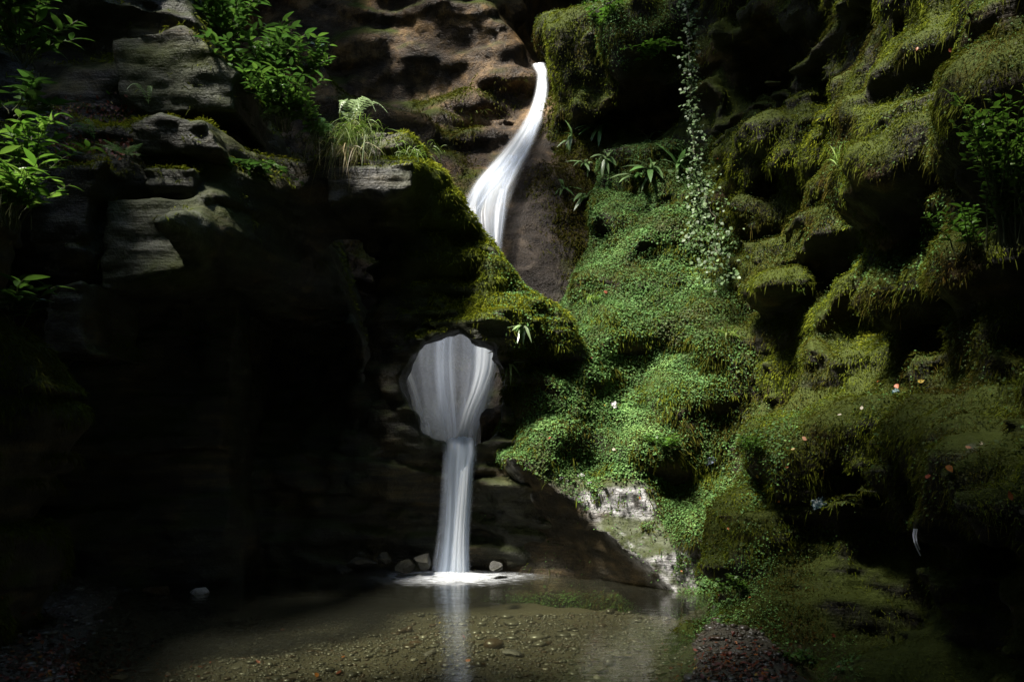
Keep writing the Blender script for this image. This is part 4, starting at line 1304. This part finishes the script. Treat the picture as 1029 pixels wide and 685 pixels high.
# pale ferns and the drooping grass at the ledge end
fern(before(352, 128, 9.75), 'pale feathery fern rising above the drooping grass', 6, 0.42, 18, (0.35, -0.1, 0), (0.85, 1.0), 0.075, rise=0.9)
fern(before(322, 138, 9.6), 'green fern among the shrubs left of the drooping grass', 6, 0.34, 19, (0, -0.3, 0), (0.3, 0.7), 0.06, rise=0.5)
tuft(before(355, 132, 9.7), 'large clump of drooping grass with dry ends on the ledge', 360, 0.30, 0.009, 0.9, 20, (0.55, 1.0), 0.17, (0.0, -0.35, 0.35), -0.35, None, 0.5)
tuft(before(345, 150, 9.6), 'dry straw coloured grass hanging under the green clump', 170, 0.24, 0.008, 1.0, 21, (0.0, 0.3), 0.14, (0.0, -0.3, -0.3), 0.0, None, 0.3)
tuft(before(415, 152, 9.85), 'short bright grass on the ridge right of the drooping clump', 110, 0.15, 0.008, 0.9, 22, (0.7, 1.0), 0.14, (0.3, -0.3, 0.3), -0.1, None, 0.5)
tuft(at_hit(595, 303, 0.02), 'tall grass tuft in the middle of the green slope', 34, 0.27, 0.012, 0.8, 23, (0.65, 1.0), 0.03, (0, -0.35, 0.7), -0.1, None, 0.35)
tuft(at_hit(732, 338, 0.02), 'grass tuft on the dark moss right of the ivy', 26, 0.30, 0.010, 0.7, 24, (0.5, 0.8), 0.03, (0, -0.35, 0.8), -0.1, None, 0.3)
tuft(at_hit(846, 165, 0.02), 'bluish green grass tuft against dark rock on the right wall', 28, 0.26, 0.010, 0.5, 25, (0.7, 1.0), 0.03, (0, -0.35, 0.9), -0.1, None, 0.3)
tuft(at_hit(800, 292, 0.02), 'small grass tuft low on the right wall below the bluish one', 18, 0.16, 0.009, 0.6, 26, (0.6, 0.9), 0.025, (0, -0.35, 0.8), -0.1, None, 0.35)
tuft(at_hit(484, 112, 0.0), 'wisps of grass beside the upper waterfall', 14, 0.18, 0.008, 0.9, 27, (0.3, 0.7), 0.05, (0, -0.4, 0.4), -0.1, None, 0.4)

# strap leaved ferns
SF = [(525, 326, 9, .19, 'pale hanging strap fern just right of the hole, upper of two', 1.1), (512, 366, 6, .17, 'thin hanging strap fern on the right rim of the hole', 1.2), (600, 128, 8, .36, 'long leaved strap fern on dark rock below the mossy overhang', .8), (588, 165, 8, .28, 'strap fern at the left end of the row on the dark ledge', .8),
      (610, 160, 8, .30, 'strap fern second in the row on the dark ledge', .8), (590, 200, 9, .32, 'strap fern low at the top left of the green slope', .7), (640, 178, 8, .34, 'strap fern beneath the dark hollow above the slope', .7), (655, 172, 9, .40, 'bright strap fern right of the hollow above the slope', .6), (680, 170, 9, .36, 'bright strap fern next to the ivy strand', .6), (652, 142, 6, .3, 'strap fern on a rock step in the dark hollow', .8), (565, 190, 7, .26, 'strap fern at the edge of the chute rock', .9), (575, 140, 6, .24, 'small strap fern high beside the chute rock', .9)]
for i, (x, y, n_, L, lb, hg) in enumerate(SF):
    strap_fern(at_hit(x, y, 0.03), lb, n_, L, 80 + i, (-0.2, -1, 0.2), (0.35, 0.85) if i > 1 else (0.5, 1.0), hang=hg)

# bright herb on the right edge and little ones by the water
broadleaf('herb', before(1018, 240, 4.75), 'bright green leafy herb on the right wall at the photo edge', 'herb', 44, 0.78, 0.34, (-0.12, -0.15, 0), 0.052, 0.55, 26, M_HERB, seed=30, hue=(0.3, 1.0), start=0.15, droop=0.2)
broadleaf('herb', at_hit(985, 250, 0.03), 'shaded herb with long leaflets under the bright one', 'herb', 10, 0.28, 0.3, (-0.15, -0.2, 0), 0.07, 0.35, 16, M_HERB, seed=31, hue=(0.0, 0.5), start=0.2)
broadleaf('herb', at_hit(742, 600, 0.03), 'small round leaved herb at the foot of the right wall by the water', 'herb', 10, 0.22, 0.16, (-0.06, -0.1, 0), 0.05, 0.7, 10, M_HERB, seed=32, hue=(0.2, 0.8))
broadleaf('herb', at_hit(800, 668, 0.02), 'low green herb at the bottom edge beside the brown shore', 'herb', 12, 0.16, 0.2, (-0.05, -0.1, 0), 0.05, 0.6, 9, M_HERB, seed=33, hue=(0.1, 0.7))
broadleaf('herb', at_hit(762, 455, 0.03), 'light green herb on the left corner of the right mossy shelf', 'herb', 12, 0.18, 0.22, (-0.08, -0.1, 0), 0.05, 0.7, 10, M_HERB, seed=34, hue=(0.2, 0.8))
broadleaf('herb', at_hit(608, 30, 0.03), 'leafy herb on the mossy overhang at the top, left one', 'herb', 12, 0.4, 0.4, (-0.1, -0.2, 0), 0.09, 0.5, 12, M_HERB, seed=35, hue=(0.1, 0.7))
broadleaf('herb', at_hit(655, 45, 0.03), 'leafy herb hanging from the overhang left of the ivy strand', 'herb', 12, 0.2, 0.5, (-0.1, -0.3, -0.25), 0.10, 0.4, 12, M_HERB, seed=36, hue=(0.0, 0.6))
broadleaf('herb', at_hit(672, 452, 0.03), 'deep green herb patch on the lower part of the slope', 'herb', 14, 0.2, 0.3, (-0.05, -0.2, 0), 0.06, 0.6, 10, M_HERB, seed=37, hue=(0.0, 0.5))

# ivy
rg = np.random.default_rng(90)
iv = root('ivy', P(694, 40, 10.45), 'long ivy strand with pale shining leaves hanging from the top onto the slope', 'ivy')
ipath = [P(690, -40, 10.5), P(691, 20, 10.4), P(694, 80, 10.35), P(697, 140, 10.35), P(702, 190, 10.3), P(708, 225, 10.2)]
fork = [P(700, 170, 10.32), P(712, 205, 10.22), P(722, 240, 10.05), P(716, 262, 9.98), P(724, 285, 9.92)]
fork2 = [P(704, 200, 10.25), P(698, 225, 10.25), P(690, 245, 10.3)]
base_ = np.array(iv.location)


def dense(p, n):
    p = np.array(p)
    t = np.linspace(0, 1, len(p))
    s = np.linspace(0, 1, n)
    return np.stack([np.interp(s, t, p[:, i]) for i in range(3)], 1)


paths = [dense(ipath, 60) + rg.normal(0, 0.012, (60, 3)), dense(fork, 40) + rg.normal(0, 0.015, (40, 3)), dense(fork2, 20) + rg.normal(0, 0.012, (20, 3))]
link('stem', tube_mesh('stem', [p - base_ for p in paths], [(0.012, 0.008), (0.008, 0.004), (0.006, 0.004)], M_STEM, 0.2), iv)
LP = []
for p, n_, sp_ in zip(paths, (760, 380, 90), (0.055, 0.13, 0.06)):
    i = rg.integers(0, len(p), n_)
    LP.append(p[i] + rg.normal(0, sp_, (n_, 3)) * np.array([1, 0.6, 0.5]))
LP = np.concatenate(LP)
n_ = len(LP)
LD = np.stack([rg.normal(0, 0.6, n_), rg.normal(-0.45, 0.3, n_), rg.normal(-0.5, 0.3, n_)], 1)
LU = np.stack([rg.normal(-0.15, 0.3, n_), rg.normal(-0.6, 0.3, n_), rg.normal(0.65, 0.25, n_)], 1)
Ls = rg.uniform(0.025, 0.055, n_)
Vn = leaf_arrays(LP - base_, LD, LU, Ls, Ls * 0.85, np.full(n_, 0.15), 0.12)
link('leaves', leaves_mesh('leaves', Vn, np.clip(rg.normal(0.45, 0.3, n_), 0, 1), rg.random(n_), M_IVY), iv)

# ------------------------------------------------------------------ fallen leaves and small litter
C_RED, C_ORG, C_YEL, C_PALE, C_BRN = 0.28, 0.5, 0.75, 1.0, 0.05
LEAVES = [
    (606, 408, C_YEL, .07, 'yellow leaf touching the white petal litter on the green slope'), (553, 441, C_RED, .07, 'red leaf at the lower left of the green slope'), (620, 452, C_PALE, .08, 'pale curled leaf on the slope above the pale rock'),
    (608, 296, C_BRN + .2, .11, 'brown leaf beside the tall grass tuft on the slope'), (593, 362, C_RED, .05, 'small red leaf in the middle of the slope'), (643, 499, C_ORG, .07, 'orange leaf lying on the pale rock'), (686, 573, C_ORG, .05, 'tiny orange leaf at the foot of the pale rock'),
    (736, 531, C_ORG, .06, 'orange leaf on dark rock right of the pale rock'), (812, 440, C_ORG, .09, 'orange leaf on the left of the right mossy shelf'), (797, 452, C_YEL, .06, 'yellow leaf on the shelf below the orange one'), (764, 475, C_YEL, .08, 'yellow leaf at the left corner of the mossy shelf'),
    (790, 468, C_ORG, .05, 'small orange leaf beside the yellow shelf corner leaf'), (870, 412, C_PALE, .07, 'whitish leaf on the upper middle of the mossy shelf'), (846, 419, C_PALE, .06, 'pale leaf left of the whitish one on the shelf'), (922, 384, C_YEL, .09, 'yellow brown leaf high on the shelf under the wall'),
    (905, 392, C_RED + .1, .10, 'rusty leaf next to the high yellow brown leaf'), (888, 384, C_RED + .15, .07, 'rust orange leaf left of the rusty leaf on the shelf'), (939, 477, C_RED, .08, 'red leaf on the moss right of the dark hollow'), (952, 473, C_ORG, .09, 'orange leaf right of the red one on the moss'),
    (974, 453, C_ORG, .06, 'orange leaf at the edge of the bare grey stone'), (985, 451, C_PALE, .05, 'pale leaf resting on the bare grey stone'), (1015, 500, C_RED + .1, .09, 'rusty leaf low at the right edge of the photo'), (1026, 511, C_PALE, .07, 'white leaf at the right edge under the rusty one'),
    (786, 500, C_ORG, .06, 'dull orange leaf below the shelf corner'), (793, 508, C_YEL, .06, 'dull yellow leaf right of the dull orange one'), (740, 647, C_ORG, .06, 'orange leaf at the upper end of the brown shore'), (742, 653, C_RED, .055, 'dark red leaf on the brown shore under the orange one'), (744, 653, C_YEL, .045, 'small yellow leaf against the dark red leaf on the shore'),
    (727, 658, C_RED + .02, .05, 'pink red leaf on the middle of the brown shore'), (731, 666, C_ORG - .1, .08, 'tawny leaf on the brown shore below the pink red leaf'), (701, 673, C_YEL, .06, 'yellow leaf at the waterline of the brown shore'), (710, 671, C_YEL, .05, 'yellow leaf up from the waterline on the brown shore'),
    (776, 652, C_RED, .06, 'red leaf at the right of the brown shore'), (773, 659, C_RED - .05, .06, 'dark pink leaf just below the red leaf on the right of the shore'), (768, 679, C_ORG, .08, 'orange leaf at the bottom edge by the low herb'), (770, 675, C_YEL, .07, 'yellow leaf tucked against the bottom edge orange leaf'), (760, 680, C_YEL, .06, 'yellow leaf left of the bottom edge orange leaf'),
    (755, 603, C_ORG, .05, 'orange leaf on the small herb by the water'), (724, 158, C_RED, .05, 'small red leaf near the ivy'), (960, 46, C_RED, .07, 'red leaf on the high mossy ridge at the right'), (925, 48, C_RED + .1, .06, 'rusty leaf left of the red one on the high ridge'),
    (90, 662, C_ORG, .09, 'bright orange leaf on the left gravel shore'), (83, 664, C_ORG - .1, .07, 'orange brown leaf overlapping the bright one on the left shore'), (96, 657, C_YEL, .05, 'yellow leaf above the bright orange one on the left shore'), (50, 658, C_RED + .05, .07, 'red brown leaf on the left shore'), (76, 668, C_RED, .06, 'rusty leaf below the bright orange leaf on the left shore'),
    (30, 676, C_ORG - .1, .07, 'tawny leaf near the bottom left corner'), (68, 645, C_RED - .1, .07, 'maroon leaf at the top of the left shore'), (120, 676, C_ORG, .10, 'long orange leaf in the shallows by the left shore'), (298, 632, C_ORG - .15, .12, 'broad rust leaf under water left of centre'), (284, 634, C_BRN + .12, .10, 'brown leaf beside the broad rust leaf under water'),
    (345, 661, C_ORG - .1, .08, 'tawny leaf on the pool bed left of the tan stone'), (318, 680, C_ORG, .10, 'orange leaf under water at the bottom edge left of centre'), (470, 665, C_ORG, .11, 'long orange leaf under water below the fall'), (442, 627, C_YEL, .06, 'yellowish leaf under water straight below the fall'), (466, 641, C_RED, .07, 'reddish leaf under water right of the fall reflection'), (340, 678, C_BRN + .1, .12, 'brown leaf right of the bottom edge orange leaf under water'),
]
for i, (x, y, hu, L, lb) in enumerate(LEAVES):
    p, n_ = hit(x, y)
    if p is None:
        continue
    r_ = np.random.default_rng(500 + i)
    U = nrm(n_ + np.array([0, -0.45, 0.5]) + r_.normal(0, 0.25, 3))
    D = nrm(np.cross(U, r_.normal(0, 1, 3)))
    L = L * 0.55
    Vn = leaf_arrays(-D[None] * L * 0.5, D[None], U[None], np.array([L]), np.array([L * r_.uniform(0.5, 0.75)]), np.array([r_.uniform(-0.3, 0.5)]), r_.uniform(-0.2, 0.5))
    me = leaves_mesh('fallen_leaf', Vn, np.array([hu]), np.array([r_.uniform(0.3, 0.9)]), M_DEAD)
    o = link('fallen_leaf', me, None, None, lb, 'leaf', 'fallen leaves on moss, shore and pool bed')
    lift = 0.045 if x > 500 and y < 640 else 0.018
    o.location = tuple(p + n_ * lift)


def litter(name, label, pts, seed):
    r_ = np.random.default_rng(seed)
    P_, U_ = [], []
    for x, y in pts:
        p, n_ = hit(x, y)
        if p is not None and p[1] < 11:
            P_.append(p + n_ * r_.uniform(0.004, 0.025))
            U_.append(n_)
    P_, U_ = np.array(P_), np.array(U_)
    m_ = len(P_)
    U = U_ + r_.normal(0, 0.35, (m_, 3))
    D = np.cross(U, r_.normal(0, 1, (m_, 3)))
    L = r_.uniform(0.015, 0.05, m_)
    Vn = leaf_arrays(P_, D, U, L, L * r_.uniform(0.4, 0.8, m_), r_.uniform(-0.4, 0.5, m_))
    link(name, leaves_mesh(name, Vn, np.clip(r_.beta(1.0, 4.0, m_), 0, 1), r_.random(m_) * 0.8, M_DEAD), kind='stuff', label=label)


r_ = np.random.default_rng(77)
litter('leaf_litter', 'brown leaf litter and bits on the left gravel shore', np.stack([r_.normal(60, 55, 900), 685 - np.abs(r_.normal(0, 28, 900))], 1), 1)
litter('leaf_litter', 'brown leaf litter and twigs on the right shore', np.stack([r_.normal(745, 40, 500), 685 - np.abs(r_.normal(0, 22, 500))], 1), 2)
litter('leaf_litter', 'dry leaf litter along the dark left ledge', np.stack([r_.uniform(50, 135, 500), 108 + r_.normal(0, 5, 500) + np.where(r_.random(500) < .5, 35, 0) + r_.uniform(0, 12, 500)], 1), 3)


def crumpled(name, px, py, size, col, label, cat, seed, rough=0.5):
    k = NT(name + '_surface')
    b = k.n('BsdfPrincipled', None, Base_Color=(*col, 1), Roughness=rough)
    m = k.surf(b.outputs[0])
    r_ = np.random.default_rng(seed)
    p, n_ = hit(px, py)
    D, S, Nn = basis(np.array([[0.8, -0.2, 0.3]]), np.array([n_ + np.array([0, -0.6, 0.3])]))
    g_ = 9
    a, b_ = np.meshgrid(np.linspace(-.5, .5, g_), np.linspace(-.5, .5, g_), indexing='ij')
    rad = 1 - 0.35 * r_.random((g_, g_)) * (np.maximum(abs(a), abs(b_)) > 0.4)
    V = (D * (a * rad).reshape(-1, 1) + S * (b_ * rad * .8).reshape(-1, 1)) * size + Nn * (r_.normal(0, 0.10 * size, (g_ * g_, 1)))
    ii = np.arange(g_ * g_).reshape(g_, g_)
    Q = np.stack([ii[:-1, :-1], ii[1:, :-1], ii[1:, 1:], ii[:-1, 1:]], -1).reshape(-1, 4)
    o = link(name, quad_mesh(name, V, Q, m, smooth=False), None, None, label, cat)
    o.location = tuple(p + n_ * 0.05)


crumpled('paper_scrap', 613, 409, .13, (.48, .45, .46), 'crumpled white scrap on the green slope beside the yellow leaf', 'paper scrap', 1)
crumpled('paper_scrap', 713, 462, .12, (.16, .20, .26), 'pale blue scrap on the dark green lower slope', 'paper scrap', 2)
crumpled('cloth_scrap', 824, 508, .13, (.008, .028, .036), 'dark teal cloth scrap hanging on the mossy wall', 'cloth scrap', 3)
crumpled('cloth_scrap', 898, 399, .06, (.01, .05, .06), 'small teal scrap among rusty leaves on the shelf', 'cloth scrap', 4)

kr = NT('ribbon_surface')
mr = kr.surf(kr.n('BsdfPrincipled', None, Base_Color=(.62, .64, .72, 1), Roughness=.4).outputs[0])
h1, _ = hit(919, 532)
h1 = h1 + np.array([-0.06, -0.10, 0]) if h1 is not None else P(919, 532, 5.9)
dd = h1[1]
pth = [P(919, 531, dd), P(918, 538, dd), P(919, 545, dd - .02), P(922, 552, dd - .01), P(925, 558, dd)]
o = link('ribbon', tube_mesh('ribbon', [dense(pth, 14) - pth[0], dense([q + np.array([0.015, 0, 0.0]) for q in pth[:4]], 12) - pth[0]], [(0.008, 0.004), (0.006, 0.004)], mr), None, None, 'white ribbon dangling over the dark hollow in the right wall', 'ribbon')
o.location = tuple(pth[0])

# ------------------------------------------------------------------ light: sun through gaps cut in an unseen canopy added to shape it
SUN = nrm(np.array([-0.38, -0.235, 0.89]))
elev = math.asin(SUN[2])
GAPS = [(600, 380, 10.2, 1.7), (650, 270, 10.9, 1.4), (550, 440, 10.0, 1.1), (495, 195, 12.5, 0.9), (530, 120, 13.6, 0.6), (530, 60, 14.3, 1.0), (455, 390, 11.3, 0.9), (500, 250, 10.6, 0.7), (350, 135, 9.6, 0.6), (425, 160, 10.0, 0.5), (265, 70, 9.7, 0.9), (457, 510, 10.25, 1.1),
        (640, 510, 9.6, 1.0), (960, 120, 6.2, 1.6), (920, 280, 7.3, 1.4), (1005, 170, 4.8, 0.9), (820, 420, 7.6, 1.2), (960, 410, 6.1, 1.0), (755, 560, 7.8, 0.35), (85, 390, 7.0, 0.45), (450, 100, 14.2, 1.1), (230, 10, 10.0, 0.6), (760, 470, 8.0, 0.5), (780, 200, 9.8, 0.6), (610, 30, 12.6, 1.3), (700, 120, 10.4, 0.5), (190, 240, 8.4, 0.35), (370, 185, 9.5, 0.5), (25, 175, 6.7, 0.55), (30, 40, 7.0, 0.5), (30, 300, 6.7, 0.4), (470, 610, 8.6, 1.2), (300, 640, 7.0, 1.0), (610, 640, 7.3, 0.8), (60, 660, 6.2, 0.4), (790, 280, 9.3, 0.8), (870, 90, 8, 0.5)]
rg = np.random.default_rng(123)
nC = 64000
cz = rg.uniform(10.5, 12.6, nC)
cx = rg.uniform(-16, 16, nC)
cy = rg.uniform(-12, 28, nC)
side = rg.random(nC) < 0.35
wall = rg.integers(0, 4, nC)
cz = np.where(side, rg.uniform(-1, 12, nC), cz)
cx = np.where(side & (wall == 0), -9 + rg.uniform(-.7, .7, nC), np.where(side & (wall == 1), 8.5 + rg.uniform(-.7, .7, nC), cx))
cy = np.where(side & (wall == 2), -9 + rg.uniform(-.7, .7, nC), np.where(side & (wall == 3), 21 + rg.uniform(-.7, .7, nC), cy))
Cc = np.stack([cx, cy, cz], 1)
keep = np.ones(nC, bool)
for (a, b, d, r) in GAPS:  # added canopy opened towards the sun above each spot to be lit
    q = Cc - P(a, b, d)
    al = q @ SUN
    keep &= ~((np.linalg.norm(q - al[:, None] * SUN, axis=1) < r) & (al > 3))
for (a, b, r) in ((-0.3, 5.6, 2.3), (-0.8, 8.6, 1.2)):     # extra openings added in the canopy to let in sky fill
    keep &= ~((np.hypot(Cc[:, 0] - a, Cc[:, 1] - b) < r) & (Cc[:, 2] > 9))
for (a, b, d, r) in ((875, 625, 6.4, 0.95), (1000, 665, 5.6, 0.45)):      # leaves kept as an added blocker, shading the right wall's foot
    q = Cc - P(a, b, d)
    al = q @ SUN
    keep |= (np.linalg.norm(q - al[:, None] * SUN, axis=1) < r) & (al > 6)
Cc = Cc[keep]
n_ = len(Cc)
U = np.where(side[keep][:, None], np.stack([Cc[:, 0], Cc[:, 1] - 6, 0 * cx[keep]], 1) * 0.15, np.array([0, 0, 1.0])) + rg.normal(0, 0.5, (n_, 3))
D = np.cross(U, rg.normal(0, 1, (n_, 3)))
Ls = rg.uniform(0.55, 0.95, n_)
Vn = leaf_arrays(Cc, D, U, Ls, Ls * 0.6, np.full(n_, 0.2))
link('shading_canopy', leaves_mesh('shading_canopy', Vn, rg.random(n_), rg.random(n_), M_CANOPY), kind='stuff', label='unseen foliage added over the gorge to shape the light')

w = bpy.data.worlds.new('World')
SC.world = w
w.use_nodes = True
nt = w.node_tree
bg = nt.nodes['Background']
sky = nt.nodes.new('ShaderNodeTexSky')
sky.sky_type = 'NISHITA'
sky.sun_disc = False
sky.sun_elevation = elev
sky.sun_rotation = math.atan2(SUN[0], SUN[1])
nt.links.new(sky.outputs[0], bg.inputs[0])
bg.inputs[1].default_value = 0.13

sl = bpy.data.lights.new('sun', 'SUN')
sl.energy = 4.5
sl.angle = math.radians(9)
sl.color = (1.0, 0.94, 0.84)
so = bpy.data.objects.new('sun', sl)
COL.objects.link(so)
so.rotation_euler = Vector(SUN).to_track_quat('Z', 'Y').to_euler()
so.location = (0, 6, 20)

SC.view_settings.view_transform = 'Standard'
SC.view_settings.look = 'None'
SC.view_settings.exposure = 1.95
SC.view_settings.gamma = 1
SC.view_settings.use_curve_mapping = False
SC.cycles.use_denoising = True
SC.cycles.transparent_max_bounces = 24
SC.cycles.max_bounces = 8
